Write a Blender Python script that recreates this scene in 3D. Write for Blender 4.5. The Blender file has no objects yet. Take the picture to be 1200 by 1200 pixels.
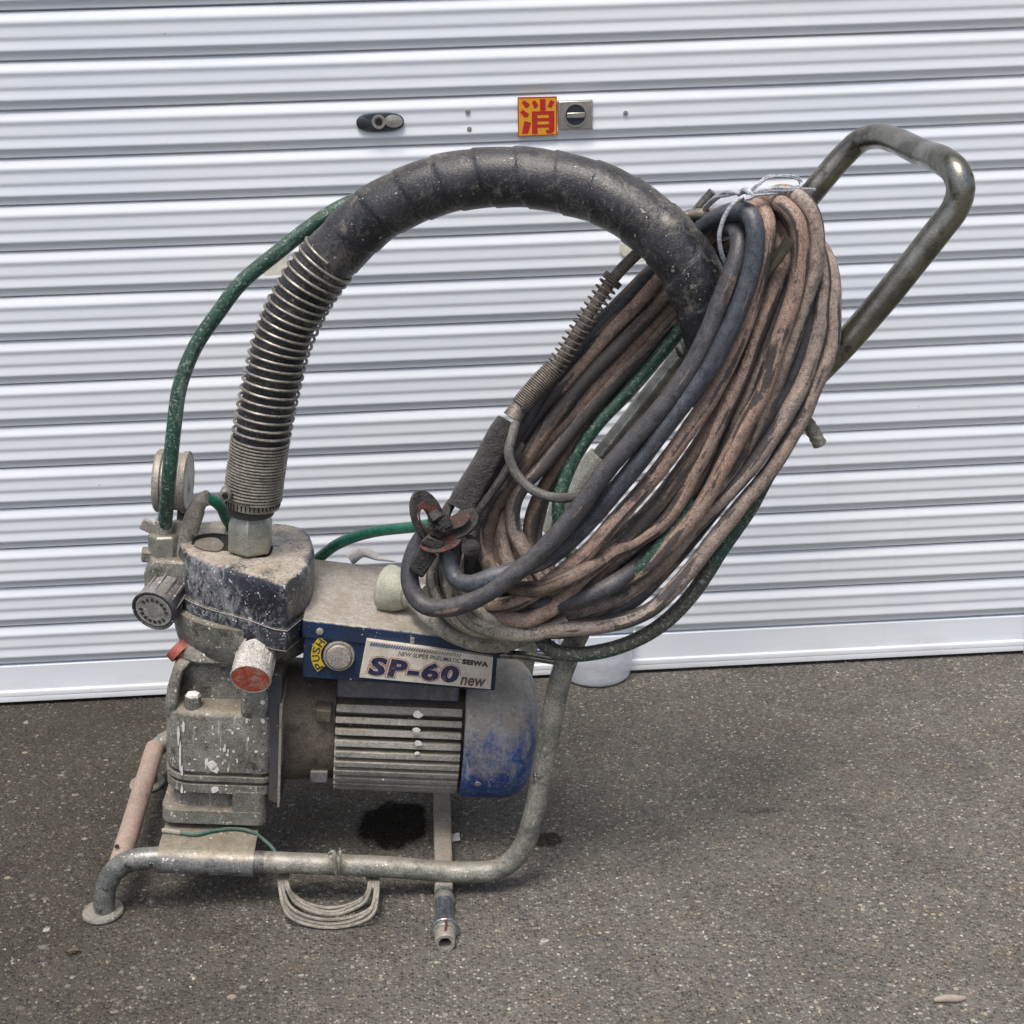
import bpy, math, random
import numpy as np
from mathutils import Vector, Matrix

random.seed(7)
SC = bpy.context.scene
COL = SC.collection
R = math.radians

# ------------------------------------------------------------------ camera
CAM_YAW, CAM_PITCH, CAM_ROLL, CAM_H = 0.0460303, 0.3538471, -0.0300811, 1.2663146
FPX = 1700.0                                   # focal length in photo pixels (1200 wide)
def cam_axes():
    cy, sy, cp, sp = math.cos(CAM_YAW), math.sin(CAM_YAW), math.cos(CAM_PITCH), math.sin(CAM_PITCH)
    f = Vector((sy*cp, cy*cp, -sp)); r = Vector((cy, -sy, 0)); u = r.cross(f)
    c, s = math.cos(CAM_ROLL), math.sin(CAM_ROLL)
    return c*r + s*u, -s*r + c*u, f
CR, CU, CF = cam_axes()
CAM_POS = Vector((0, 0, CAM_H))
cd = bpy.data.cameras.new('camera'); cam = bpy.data.objects.new('camera', cd); COL.objects.link(cam)
cd.sensor_width = 36; cd.lens = 36*FPX/1200; cd.clip_start = 0.05; cd.clip_end = 400
m = Matrix.Identity(4)
for i in range(3):
    m[i][0], m[i][1], m[i][2], m[i][3] = CR[i], CU[i], -CF[i], CAM_POS[i]
cam.matrix_world = m
SC.camera = cam

# ------------------------------------------------------------------ world and sun (thin overcast)
SUN_EL, SUN_AZ = 70, 200                        # azimuth in degrees, clockwise from +Y
w = bpy.data.worlds.new('World'); SC.world = w; w.use_nodes = True
nt = w.node_tree; bg = nt.nodes['Background']
sky = nt.nodes.new('ShaderNodeTexSky'); sky.sky_type = 'NISHITA'; sky.sun_disc = False
sky.sun_elevation = R(SUN_EL); sky.sun_rotation = R(SUN_AZ)
sky.air_density = 1.0; sky.dust_density = 6.0; sky.ozone_density = 1.0
nt.links.new(sky.outputs[0], bg.inputs[0]); bg.inputs[1].default_value = 0.11
sd = bpy.data.lights.new('sun', 'SUN'); sd.energy = 1.4; sd.angle = R(18); sd.color = (1, 0.97, 0.93)
sun = bpy.data.objects.new('sun', sd); COL.objects.link(sun)
az, el = R(SUN_AZ), R(SUN_EL)
to_sun = Vector((math.sin(az)*math.cos(el), math.cos(az)*math.cos(el), math.sin(el)))
sun.rotation_euler = to_sun.to_track_quat('Z', 'Y').to_euler()
sun.location = (0, 0, 6)
vs = SC.view_settings
vs.view_transform = 'Standard'; vs.look = 'None'; vs.exposure = 0.68; vs.gamma = 1; vs.use_curve_mapping = False

# ------------------------------------------------------------------ survey: photo point + depth -> place
TILT = R(6.0)                                   # the sprayer stands on its bare axle, so it slopes to the right
ORG = Vector((-0.52, 1.815, 0.0))               # left front foot
MROT = Matrix.Rotation(TILT, 3, 'Y')
MINV = MROT.transposed()
def ray(u, v): return CF + CR*((u-600)/FPX) - CU*((v-600)/FPX)
C_LOC = MINV @ (CAM_POS - ORG)
def L(u, v, y):
    d = MINV @ ray(u, v); t = (y - C_LOC.y)/d.y
    return C_LOC + d*t
def Lz(u, v, z):
    d = MINV @ ray(u, v); t = (z - C_LOC.z)/d.z
    return C_LOC + d*t
def W(p): return ORG + MROT @ Vector(p)
def at(u, v, Y):                                # world point at depth Y
    d = ray(u, v); return CAM_POS + d*(Y/d.y)
def ground(u, v, z=0.0):
    d = ray(u, v); return CAM_POS + d*((z - CAM_H)/d.z)
def PX(y): return (1.815 + y)*0.00062 + 0.00012  # rough metres per photo pixel at depth y

# ------------------------------------------------------------------ mesh builder
def spline(pts, step=0.006, closed=False):
    P = [Vector(p) for p in pts]
    n = len(P); out = []
    if n == 2 and not closed:
        k = max(1, int((P[1]-P[0]).length/step))
        return [P[0].lerp(P[1], i/k) for i in range(k+1)]
    rng = range(n) if closed else range(n-1)
    for i in rng:
        p1, p2 = P[i], P[(i+1) % n]
        p0 = P[i-1] if (closed or i > 0) else p1*2-p2
        p3 = P[(i+2) % n] if (closed or i < n-2) else p2*2-p1
        def td(a, b): return max((a-b).length, 1e-6)**0.5
        t0 = 0; t1 = t0+td(p1, p0); t2 = t1+td(p2, p1); t3 = t2+td(p3, p2)
        k = max(1, int((p2-p1).length/step))
        for j in range(k):
            t = t1 + (t2-t1)*j/k
            a1 = p0*((t1-t)/(t1-t0)) + p1*((t-t0)/(t1-t0))
            a2 = p1*((t2-t)/(t2-t1)) + p2*((t-t1)/(t2-t1))
            a3 = p2*((t3-t)/(t3-t2)) + p3*((t-t2)/(t3-t2))
            b1 = a1*((t2-t)/(t2-t0)) + a2*((t-t0)/(t2-t0))
            b2 = a2*((t3-t)/(t3-t1)) + a3*((t-t1)/(t3-t1))
            out.append(b1*((t2-t)/(t2-t1)) + b2*((t-t1)/(t2-t1)))
    if not closed: out.append(P[-1])
    return out
def frames(path, closed=False):
    n = len(path); T = []
    for i in range(n):
        a = path[i-1] if (i > 0 or closed) else path[0]
        b = path[(i+1) % n] if (i < n-1 or closed) else path[-1]
        T.append((b-a).normalized())
    up = Vector((0, 0, 1)) if abs(T[0].z) < 0.9 else Vector((0, 1, 0))
    N = [(up - T[0]*up.dot(T[0])).normalized()]
    for i in range(1, n):
        v = N[-1] - T[i]*N[-1].dot(T[i])
        N.append(v.normalized() if v.length > 1e-9 else N[-1])
    return T, N, [T[i].cross(N[i]) for i in range(n)]

class MB:
    def __init__(s): s.v = []; s.f = []; s.uv = {}; s.mi = []; s.cur = 0
    def face(s, f, uv=None):
        s.f.append(tuple(f)); s.mi.append(s.cur)
        if uv: s.uv[len(s.f)-1] = uv
    def tube(s, pts, r, n=12, step=0.006, closed=False, rfun=None, caps=True, raw=False, wob=0.0):
        path = [Vector(p) for p in pts] if raw else spline(pts, step, closed)
        T, N, B = frames(path, closed); base = len(s.v); d = 0; ds = []
        ph = random.random()*50
        for i, p in enumerate(path):
            if i: d += (p-path[i-1]).length
            ds.append(d)
        tot = d
        for i, p in enumerate(path):
            for k in range(n):
                a = 2*math.pi*k/n
                rr = r(ds[i]/max(tot, 1e-9)) if callable(r) else r
                if rfun: rr += rfun(ds[i], a)
                if wob: rr *= 1 + wob*math.sin(ds[i]*70+ph+2*a) + wob*math.sin(ds[i]*31+ph*2)
                s.v.append(p + (N[i]*math.cos(a) + B[i]*math.sin(a))*rr)
        m = len(path)
        for i in range(m if closed else m-1):
            j = (i+1) % m
            for k in range(n):
                l = (k+1) % n
                s.face((base+i*n+k, base+j*n+k, base+j*n+l, base+i*n+l)[::-1],
                       [(ds[i], k/n), (ds[j], k/n), (ds[j], (k+1)/n), (ds[i], (k+1)/n)][::-1])
        if caps and not closed:
            s.face([base+k for k in range(n)]); s.face([base+(m-1)*n+k for k in range(n)][::-1])
        return s
    def lathe(s, p0, axis, prof, n=28, close=True, start=0.0):
        p0 = Vector(p0); ax = Vector(axis).normalized()
        t = Vector((0, 0, 1)) if abs(ax.z) < 0.9 else Vector((1, 0, 0))
        a1 = (t - ax*t.dot(ax)).normalized(); a2 = ax.cross(a1); base = len(s.v)
        for d, r in prof:
            for k in range(n):
                a = 2*math.pi*k/n + start
                s.v.append(p0 + ax*d + (a1*math.cos(a)+a2*math.sin(a))*r)
        for i in range(len(prof)-1):
            for k in range(n):
                l = (k+1) % n
                s.face((base+i*n+k, base+i*n+l, base+(i+1)*n+l, base+(i+1)*n+k))
        if close:
            s.face([base+k for k in range(n)][::-1]); s.face([base+(len(prof)-1)*n+k for k in range(n)])
        return s
    def hexa(s, a, b):                          # two quads, same winding; a is the face seen first
        base = len(s.v); s.v += [Vector(p) for p in a] + [Vector(p) for p in b]
        s.face((base, base+1, base+2, base+3)); s.face((base+7, base+6, base+5, base+4))
        for k in range(4):
            l = (k+1) % 4; s.face((base+k, base+4+k, base+4+l, base+l))
        return s
    def box(s, c, size, ax=None):
        c = Vector(c); X, Y, Z = ax if ax else (Vector((1, 0, 0)), Vector((0, 1, 0)), Vector((0, 0, 1)))
        h = [q/2 for q in size]
        def q(y): return [c + X*sx*h[0] + Y*y*h[1] + Z*sz*h[2] for sx, sz in ((-1, -1), (1, -1), (1, 1), (-1, 1))]
        return s.hexa(q(-1), q(1))
    def loft(s, rings, caps=True):
        n = len(rings[0]); base = len(s.v)
        for r in rings: s.v += [Vector(p) for p in r]
        for i in range(len(rings)-1):
            for k in range(n):
                l = (k+1) % n
                s.face((base+i*n+k, base+i*n+l, base+(i+1)*n+l, base+(i+1)*n+k))
        if caps:
            s.face([base+k for k in range(n)][::-1]); s.face([base+(len(rings)-1)*n+k for k in range(n)])
        return s
    def poly(s, pts):
        base = len(s.v); s.v += [Vector(p) for p in pts]; s.face(range(base, base+len(pts))); return s
    def slab(s, pts, off):                      # polygon with thickness
        off = Vector(off); a = [Vector(p) for p in pts]; b = [p+off for p in a]; n = len(a); base = len(s.v)
        s.v += a+b; s.face(range(base, base+n)); s.face([base+n+k for k in range(n)][::-1])
        for k in range(n):
            l = (k+1) % n; s.face((base+k, base+n+k, base+n+l, base+l))
        return s
    def build(s, name, mat, parent=None, bevel=0.0, smooth=40, origin=None, seg=2, fix=True, **props):
        o0 = Vector(origin) if origin is not None else Vector((0, 0, 0))
        me = bpy.data.meshes.new(name)
        me.from_pydata([tuple(v-o0) for v in s.v], [], s.f)
        for mm in (mat if isinstance(mat, (list, tuple)) else [mat]): me.materials.append(mm)
        if any(s.mi): me.polygons.foreach_set('material_index', s.mi)
        if s.uv:
            ul = me.uv_layers.new(name='UVMap')
            for fi, uvs in s.uv.items():
                p = me.polygons[fi]
                for k, li in enumerate(p.loop_indices): ul.data[li].uv = uvs[k]
        me.update()
        if fix:
            import bmesh
            bm = bmesh.new(); bm.from_mesh(me); bmesh.ops.recalc_face_normals(bm, faces=bm.faces); bm.to_mesh(me); bm.free()
        me.polygons.foreach_set('use_smooth', [bool(smooth)]*len(me.polygons))
        if smooth: me.set_sharp_from_angle(angle=R(smooth))
        o = bpy.data.objects.new(name, me); COL.objects.link(o); o.location = o0
        if parent: o.parent = parent
        if bevel:
            b = o.modifiers.new('bevel', 'BEVEL'); b.width = bevel; b.segments = seg; b.limit_method = 'ANGLE'; b.angle_limit = R(35)
            b.harden_normals = False
        for k, v in props.items(): o[k] = v
        return o
def thing(name, label, cat, loc, rot=(0, 0, 0), group=None):
    o = bpy.data.objects.new(name, None); COL.objects.link(o); o.location = loc; o.rotation_euler = rot
    o.empty_display_size = 0.05
    o['label'] = label; o['category'] = cat
    if group: o['group'] = group
    return o

# ------------------------------------------------------------------ materials
class NT:
    def __init__(s, name):
        s.m = bpy.data.materials.new(name); s.m.use_nodes = True; s.t = s.m.node_tree
        s.b = s.t.nodes['Principled BSDF']; s.tc = s.t.nodes.new('ShaderNodeTexCoord'); s.geo = None
        s.obj = s.tc.outputs['Object']
    def n(s, kind, **kw):
        x = s.t.nodes.new(kind)
        for k, v in kw.items(): setattr(x, k, v)
        return x
    def set(s, sock, val):
        if hasattr(val, 'is_output') or hasattr(val, 'links'): s.t.links.new(val, sock)
        else:
            if isinstance(val, (tuple, list)) and len(val) == 3 and sock.type == 'RGBA': val = (*val, 1)
            sock.default_value = val
    def noise(s, scale, detail=4, rough=0.6, vec=None, dist=0.0, out='Fac'):
        x = s.n('ShaderNodeTexNoise'); x.inputs['Scale'].default_value = scale
        x.inputs['Detail'].default_value = detail; x.inputs['Roughness'].default_value = rough
        x.inputs['Distortion'].default_value = dist
        s.set(x.inputs['Vector'], vec if vec is not None else s.obj); return x.outputs[out]
    def voro(s, scale, vec=None, feature='F1', out='Distance'):
        x = s.n('ShaderNodeTexVoronoi', feature=feature); x.inputs['Scale'].default_value = scale
        s.set(x.inputs['Vector'], vec if vec is not None else s.obj); return x.outputs[out]
    def rng(s, val, a, b, c=0.0, d=1.0):
        x = s.n('ShaderNodeMapRange'); s.set(x.inputs[0], val)
        for i, q in enumerate((a, b, c, d)): x.inputs[i+1].default_value = q
        return x.outputs[0]
    def math(s, op, a, b=0.0):
        x = s.n('ShaderNodeMath', operation=op); s.set(x.inputs[0], a); s.set(x.inputs[1], b); return x.outputs[0]
    def mix(s, f, a, b, blend='MIX'):
        x = s.n('ShaderNodeMix', data_type='RGBA', blend_type=blend)
        s.set(x.inputs['Factor'], f); s.set(x.inputs['A'], a); s.set(x.inputs['B'], b); return x.outputs['Result']
    def scale(s, vec, xyz, off=(0, 0, 0)):
        x = s.n('ShaderNodeMapping'); s.set(x.inputs['Vector'], vec); x.inputs['Scale'].default_value = xyz
        x.inputs['Location'].default_value = off; return x.outputs[0]
    def up(s):
        if s.geo is None: s.geo = s.n('ShaderNodeNewGeometry')
        x = s.n('ShaderNodeSeparateXYZ'); s.t.links.new(s.geo.outputs['Normal'], x.inputs[0]); return x.outputs['Z']
    def island(s):
        if s.geo is None: s.geo = s.n('ShaderNodeNewGeometry')
        return s.geo.outputs['Random Per Island']
    def done(s, col, rough=0.6, metal=0.0, bump=None, bstr=0.4, bdist=0.001, spec=0.5):
        s.set(s.b.inputs['Base Color'], col); s.set(s.b.inputs['Roughness'], rough); s.set(s.b.inputs['Metallic'], metal)
        s.b.inputs['Specular IOR Level'].default_value = spec
        if bump is not None:
            x = s.n('ShaderNodeBump'); x.inputs['Strength'].default_value = bstr; x.inputs['Distance'].default_value = bdist
            s.set(x.inputs['Height'], bump); s.t.links.new(x.outputs[0], s.b.inputs['Normal'])
        return s.m

DUST = (0.30, 0.265, 0.215)
def grimy(name, base, base2, scale=25, rough=0.6, metal=0.0, dust=0.0, dlo=0.35, dhi=0.95, dcol=DUST, spots=0.0,
          scol=(0.55, 0.54, 0.5), speck=160, black=0.0, bcol=(0.03, 0.028, 0.025), bump=0.5, bdist=0.0012, streak=0.0, fine=True, swirl=0.0, namp=1.6):
    s = NT(name)
    n1 = s.noise(scale, 6, 0.7, dist=0.3)
    c = s.mix(s.rng(n1, 0.38, 0.62), base, base2)
    if fine:
        nf = s.noise(420, 3, 0.7)
        c = s.mix(0.85*float(fine), c, s.mix(s.rng(nf, 0.32, 0.68), (0.2, 0.2, 0.2), (0.8, 0.8, 0.8)), 'OVERLAY')
    if black:
        nb = s.noise(scale*1.7, 8, 0.75, vec=s.scale(s.obj, (1, 1, 1), (3.1, 1.7, 9.2)))
        c = s.mix(s.rng(nb, 0.61-0.2*black, 0.73-0.2*black, 0, 0.9), c, bcol)
    if streak:
        ns = s.noise(1, 6, 0.7, vec=s.scale(s.obj, (110, 110, 12)))
        c = s.mix(s.rng(ns, 0.66-0.15*streak, 0.74-0.15*streak, 0, 0.7), c, scol)
    if swirl:                                   # wiped plaster film and fine splatter
        sw = s.noise(70, 8, 0.8, dist=2.2, vec=s.scale(s.obj, (1, 1, .6), (3, 1, 5)))
        lg = s.noise(11, 3, 0.6, vec=s.scale(s.obj, (1, 1, 1), (8, 2, 1)))
        f = s.math('ADD', s.math('MULTIPLY', sw, 0.62), s.math('MULTIPLY', lg, 0.5))
        c = s.mix(s.rng(f, 0.575, 0.68, 0, 0.85*swirl), c, scol)
        fs = s.noise(300, 2, 0.5, vec=s.scale(s.obj, (1, 1, 1), (4, 4, 1)))
        c = s.mix(s.rng(fs, 0.655, 0.69, 0, 0.8*swirl), c, scol)
    if dust:
        nd = s.noise(30, 6, 0.75, vec=s.scale(s.obj, (1, 1, 1), (7, 7, 7)))
        nd2 = s.noise(260, 3, 0.7, vec=s.scale(s.obj, (1, 1, 1), (2, 5, 7)))
        f = s.math('ADD', s.up(), s.math('MULTIPLY', s.math('SUBTRACT', nd, 0.5), namp))
        f = s.math('ADD', f, s.math('MULTIPLY', s.math('SUBTRACT', nd2, 0.5), 1.0))
        dc = s.mix(s.rng(s.noise(190, 4, 0.8), 0.35, 0.65), dcol, tuple(q*0.58 for q in dcol))
        dc = s.mix(s.rng(s.noise(34, 5, 0.7, vec=s.scale(s.obj, (1, 1, 1), (6, 3, 1))), 0.42, 0.66, 0, 0.8), dc, (dcol[0]*0.55, dcol[1]*0.50, dcol[2]*0.44))
        c = s.mix(s.rng(f, dlo, dhi, 0, dust), c, dc)
    if spots:
        v = s.voro(speck); nn = s.noise(speck*0.35, 2, 0.5)
        f = s.math('LESS_THAN', v, s.rng(nn, 0.5, 0.75, 0.0, 0.42*spots))
        c = s.mix(f, c, scol)
        v2 = s.noise(speck*0.5, 3, 0.6, vec=s.scale(s.obj, (1, 1, 1), (4, 1, 2)))
        c = s.mix(s.rng(v2, 0.74-0.06*spots, 0.76-0.06*spots, 0, 0.8), c, scol)
    h = s.math('ADD', s.math('MULTIPLY', s.noise(scale*3, 6, 0.7), 1.0), s.math('MULTIPLY', s.noise(350, 3, 0.7), 0.6))
    return s.done(c, s.rng(n1, 0.3, 0.7, rough-0.12, min(1, rough+0.15)), metal, h, bump, bdist)

def plain(name, col, rough=0.5, metal=0.0, spec=0.5):
    s = NT(name); c = s.mix(s.rng(s.noise(120, 4, 0.7), 0.3, 0.7), tuple(q*0.8 for q in col), tuple(min(1, q*1.15) for q in col))
    return s.done(c, rough, metal, None, spec=spec)

def hose_mat(name, a, b, dark, amt=0.4, rough=0.62, white=0.0, long=5.0, speck=0.0):
    s = NT(name); uv = s.tc.outputs['UV']
    sx = s.n('ShaderNodeSeparateXYZ'); s.t.links.new(uv, sx.inputs[0])
    v1 = s.scale(uv, (long, 1.2, 1))
    n1 = s.noise(1.0, 5, 0.65, vec=v1, dist=0.5)
    pat = s.noise(16, 6, 0.72)
    c = s.mix(s.rng(n1, 0.35, 0.65), a, b)
    # dirt rubbed in along the hose, black skin peeled off in long patches
    st = s.noise(1.0, 6, 0.78, vec=s.scale(uv, (34, 5, 1)), dist=1.2)
    c = s.mix(s.rng(st, 0.47, 0.66, 0, 0.6), c, tuple(q*0.30 for q in b))
    mo = s.noise(95, 6, 0.8, dist=0.8)                              # rubbed-in soot, mottled
    c = s.mix(s.rng(mo, 0.50, 0.66, 0, 0.75), c, tuple(q*0.22 for q in b))
    ho = s.noise(48, 4, 0.7, vec=s.scale(s.obj, (1, 1, 1), (4, 4, 2)))
    c = s.mix(s.rng(ho, 0.52, 0.70, 0, 0.4), c, tuple(min(1, q*1.35+0.02) for q in a))
    c = s.mix(s.rng(s.up(), 0.4, 1.0, 0, 0.12), c, (0.36, 0.33, 0.29))
    peel = s.math('ADD', s.math('MULTIPLY', s.noise(1.0, 3, 0.6, vec=s.scale(uv, (long*0.8, 2.2, 1), (31, 2, 0))), 0.92), s.math('MULTIPLY', s.noise(90, 5, 0.75), 0.16))
    c = s.mix(s.rng(peel, 0.63-0.2*amt, 0.655-0.2*amt, 0, 0.9), c, dark)
    fn = s.noise(500, 3, 0.75)
    c = s.mix(0.85, c, s.mix(s.rng(fn, 0.32, 0.68), (0.2, 0.2, 0.2), (0.8, 0.8, 0.8)), 'OVERLAY')
    if speck:
        c = s.mix(s.rng(s.noise(230, 4, 0.75), 0.60-0.14*speck, 0.68-0.14*speck, 0, 0.7), c, (0.36, 0.42, 0.38))
    if white:
        wn = s.noise(75, 5, 0.7, vec=s.scale(s.obj, (1, 1, 1), (1, 8, 3)))
        c = s.mix(s.rng(wn, 0.68-0.14*white, 0.72-0.14*white, 0, 0.75), c, (0.45, 0.43, 0.38))
    h = s.math('ADD', s.math('MULTIPLY', st, 0.8), s.math('ADD', s.math('MULTIPLY', fn, 0.5), pat))
    return s.done(c, s.rng(pat, 0.3, 0.7, rough-0.12, rough+0.12), 0, h, 0.55, 0.0015)

M = {}
def shutter_mat():
    s = NT('white_shutter_paint')
    n = s.noise(2.2, 4, 0.6); st = s.noise(1, 5, 0.7, vec=s.scale(s.obj, (1.2, 1, 60)))
    c = s.mix(s.rng(n, 0.3, 0.7), (0.635, 0.69, 0.755), (0.70, 0.735, 0.77))
    c = s.mix(s.rng(st, 0.5, 0.8, 0, 0.25), c, (0.55, 0.55, 0.55))
    sp = s.voro(38, vec=s.scale(s.obj, (1, 1, 1.6)))
    c = s.mix(s.math('LESS_THAN', sp, s.rng(s.noise(17, 2, 0.5), 0.58, 0.8, 0, 0.09)), c, (0.22, 0.21, 0.2))
    sz = s.n('ShaderNodeSeparateXYZ'); s.t.links.new(s.obj, sz.inputs[0])
    sm = s.math('ADD', s.math('MULTIPLY', sz.outputs['Z'], -9.0), s.math('MULTIPLY', s.noise(26, 5, 0.7, vec=s.scale(s.obj, (.35, 1, 1))), 1.0))
    c = s.mix(s.rng(sm, 0.15, 0.62, 0, 0.4), c, (0.40, 0.36, 0.30))          # mud splashed on the foot of the shutter
    gr = s.noise(1, 6, 0.75, vec=s.scale(s.obj, (9, 1, 1.3), (2, 0, 5)))
    c = s.mix(s.rng(gr, 0.60, 0.85, 0, 0.22), c, (0.42, 0.40, 0.37))
    return s.done(c, 0.42, 0, s.noise(7, 3, 0.5), 0.12, 0.005)
M['shutter'] = shutter_mat()
M['frame'] = grimy('dirty_galvanised_pipe', (0.29, 0.288, 0.25), (0.125, 0.13, 0.118), 22, 0.5, 0.3, dust=0.75, dlo=0.3, dhi=1.3, dcol=(0.42, 0.395, 0.33), spots=0.9, black=0.35, bump=0.6)
M['saddle'] = grimy('splashed_saddle_plate', (0.20, 0.205, 0.21), (0.12, 0.125, 0.13), 26, 0.45, 0.3, dust=0.95, dlo=0.35, dhi=0.95, dcol=(0.36, 0.325, 0.25), spots=1.1, scol=(0.5, 0.5, 0.48), black=0.55, bcol=(0.05, 0.052, 0.06), swirl=0.35)
M['leg_dark'] = grimy('dark_galvanised_pipe', (0.25, 0.26, 0.25), (0.10, 0.108, 0.108), 30, 0.42, 0.4, dust=0.5, dlo=0.4, dhi=1.4, spots=0.9, black=0.5)
M['handle'] = grimy('worn_steel_handle', (0.28, 0.27, 0.23), (0.12, 0.118, 0.102), 18, 0.22, 0.88, dust=0.3, dlo=0.5, dhi=1.4, dcol=(0.36, 0.345, 0.29), spots=0.3, bump=0.3, black=0.25, fine=0.4)
M['silver'] = grimy('silver_pipe_sleeve', (0.46, 0.45, 0.40), (0.27, 0.265, 0.23), 24, 0.36, 0.5, dust=0.3, spots=0.5, black=0.2)
M['pinkbar'] = grimy('pinkish_painted_pipe', (0.42, 0.29, 0.24), (0.30, 0.22, 0.185), 18, 0.6, 0, dust=0.5, dcol=(0.36, 0.31, 0.26), spots=0.4, black=0.15)
M['bar'] = grimy('dusty_flat_bar', (0.32, 0.29, 0.24), (0.22, 0.20, 0.165), 26, 0.7, 0, dust=0.4, spots=0.3)
M['cast'] = grimy('dusty_cast_metal', (0.25, 0.248, 0.225), (0.13, 0.128, 0.112), 20, 0.52, 0.25, dust=0.85, dlo=0.25, dhi=1.1, dcol=(0.31, 0.28, 0.22), spots=1.15, streak=0.35, black=0.42, bump=0.8, bdist=0.002)
M['castdark'] = grimy('oily_metal_and_fin_shade', (0.15, 0.13, 0.10), (0.07, 0.06, 0.048), 18, 0.65, 0.1, dust=0.7, dlo=0.3, dhi=1.2, dcol=(0.21, 0.175, 0.13), spots=0.5, black=0.3)
M['black'] = grimy('splashed_black_enamel', (0.010, 0.011, 0.016), (0.030, 0.034, 0.046), 16, 0.36, 0, dust=1.0, dlo=0.72, dhi=1.05, dcol=(0.50, 0.445, 0.365), spots=1.0, scol=(0.46, 0.48, 0.50), speck=210, swirl=0.5)
M['blue'] = grimy('dusty_blue_paint', (0.012, 0.03, 0.12), (0.02, 0.028, 0.075), 22, 0.5, 0, dust=0.85, dlo=-0.3, dhi=0.7, dcol=(0.34, 0.315, 0.27), spots=0.6, scol=(0.3, 0.32, 0.36), black=0.1)
M['bluedust'] = grimy('dust_covered_blue', (0.012, 0.035, 0.13), (0.03, 0.035, 0.06), 30, 0.6, 0, dust=0.9, dlo=-0.75, dhi=0.55, dcol=(0.30, 0.275, 0.235), spots=0.5, black=0.2)
M['navy'] = grimy('navy_box_paint', (0.008, 0.030, 0.082), (0.012, 0.021, 0.044), 26, 0.5, 0, dust=1.0, dlo=0.45, dhi=0.85, dcol=(0.44, 0.41, 0.355), spots=0.7, scol=(0.36, 0.36, 0.36), black=0.1)
M['blue_fan'] = grimy('blue_fan_cover_paint', (0.010, 0.062, 0.26), (0.014, 0.045, 0.16), 30, 0.42, 0, dust=1.0, dlo=-0.25, dhi=0.5, dcol=(0.40, 0.38, 0.335), spots=0.7, scol=(0.36, 0.40, 0.47), streak=0.6, swirl=0.45, namp=3.0)
M['flange'] = grimy('oily_blue_flange', (0.045, 0.055, 0.08), (0.075, 0.065, 0.05), 26, 0.6, 0, dust=0.6, spots=0.6, black=0.35)
M['fin'] = grimy('dusty_motor_fins', (0.34, 0.335, 0.31), (0.22, 0.215, 0.195), 24, 0.65, 0.1, dust=0.9, dlo=0.2, dhi=1.0, dcol=(0.40, 0.36, 0.29), spots=0.35)
M['hex'] = grimy('zinc_fitting', (0.40, 0.41, 0.36), (0.25, 0.26, 0.225), 28, 0.38, 0.6, dust=0.5, dcol=(0.38, 0.35, 0.28), spots=0.3, fine=0.5)
M['gauge'] = grimy('dusty_gauge_case', (0.36, 0.34, 0.30), (0.22, 0.205, 0.18), 26, 0.55, 0.3, dust=0.6, dlo=0.1, dhi=1.0, dcol=(0.40, 0.37, 0.31), spots=0.4)
M['gface'] = grimy('gauge_glass_dusty', (0.40, 0.39, 0.365), (0.30, 0.29, 0.27), 40, 0.4, 0.1, spots=0.4)
M['rubber'] = grimy('black_rubber', (0.03, 0.03, 0.032), (0.055, 0.052, 0.05), 25, 0.6, 0, dust=0.45, dlo=0.4, dhi=1.3, spots=0.35)
M['arch'] = grimy('tape_wrapped_hose', (0.013, 0.015, 0.020), (0.030, 0.032, 0.038), 14, 0.36, 0, dust=0.33, dlo=0.55, dhi=1.7, dcol=(0.27, 0.255, 0.22), spots=0.62, scol=(0.40, 0.375, 0.31), speck=190, bump=0.9, swirl=0.26, black=0.22, bcol=(0.20, 0.185, 0.155))
M['spring'] = grimy('steel_spring_wire', (0.30, 0.285, 0.245), (0.17, 0.158, 0.132), 60, 0.42, 0.4, dust=0.2, bump=0.2)
M['gunspring'] = grimy('brown_dirty_spring', (0.21, 0.18, 0.15), (0.10, 0.088, 0.075), 60, 0.6, 0.2, bump=0.3)
M['tar'] = grimy('tar_coated_metal', (0.022, 0.021, 0.022), (0.06, 0.057, 0.056), 55, 0.36, 0.1, dust=0.3, dlo=0.3, dhi=1.4, dcol=(0.17, 0.155, 0.14), bump=1.0, bdist=0.003)
M['redrust'] = grimy('red_rusty_paint', (0.20, 0.042, 0.028), (0.07, 0.028, 0.025), 70, 0.6, 0, black=0.95, bump=0.8, bdist=0.002)
M['red'] = grimy('worn_red_paint', (0.42, 0.075, 0.05), (0.30, 0.09, 0.065), 60, 0.55, 0, dust=0.4, spots=0.4)
M['redcap'] = grimy('red_cap_scraped', (0.52, 0.085, 0.045), (0.46, 0.09, 0.055), 30, 0.45, 0, black=0.62, bcol=(0.46, 0.40, 0.33), bump=0.3)
M['knobwhite'] = grimy('white_splashed_knob', (0.50, 0.48, 0.44), (0.33, 0.32, 0.29), 40, 0.6, 0, spots=0.4, black=0.2)
M['knobblack'] = grimy('black_knob_with_paint', (0.02, 0.021, 0.025), (0.06, 0.063, 0.07), 45, 0.42, 0, dust=0.65, dlo=0.35, dhi=0.95, dcol=(0.42, 0.41, 0.39), spots=0.9, scol=(0.45, 0.45, 0.45))
M['knobface'] = grimy('grey_dial_face', (0.36, 0.36, 0.33), (0.22, 0.22, 0.21), 60, 0.55, 0, spots=0.4)
M['greenhose'] = hose_mat('green_air_tube', (0.020, 0.085, 0.057), (0.024, 0.058, 0.043), (0.10, 0.15, 0.12), 0.1, 0.4, white=0.25, speck=0.28)
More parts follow.
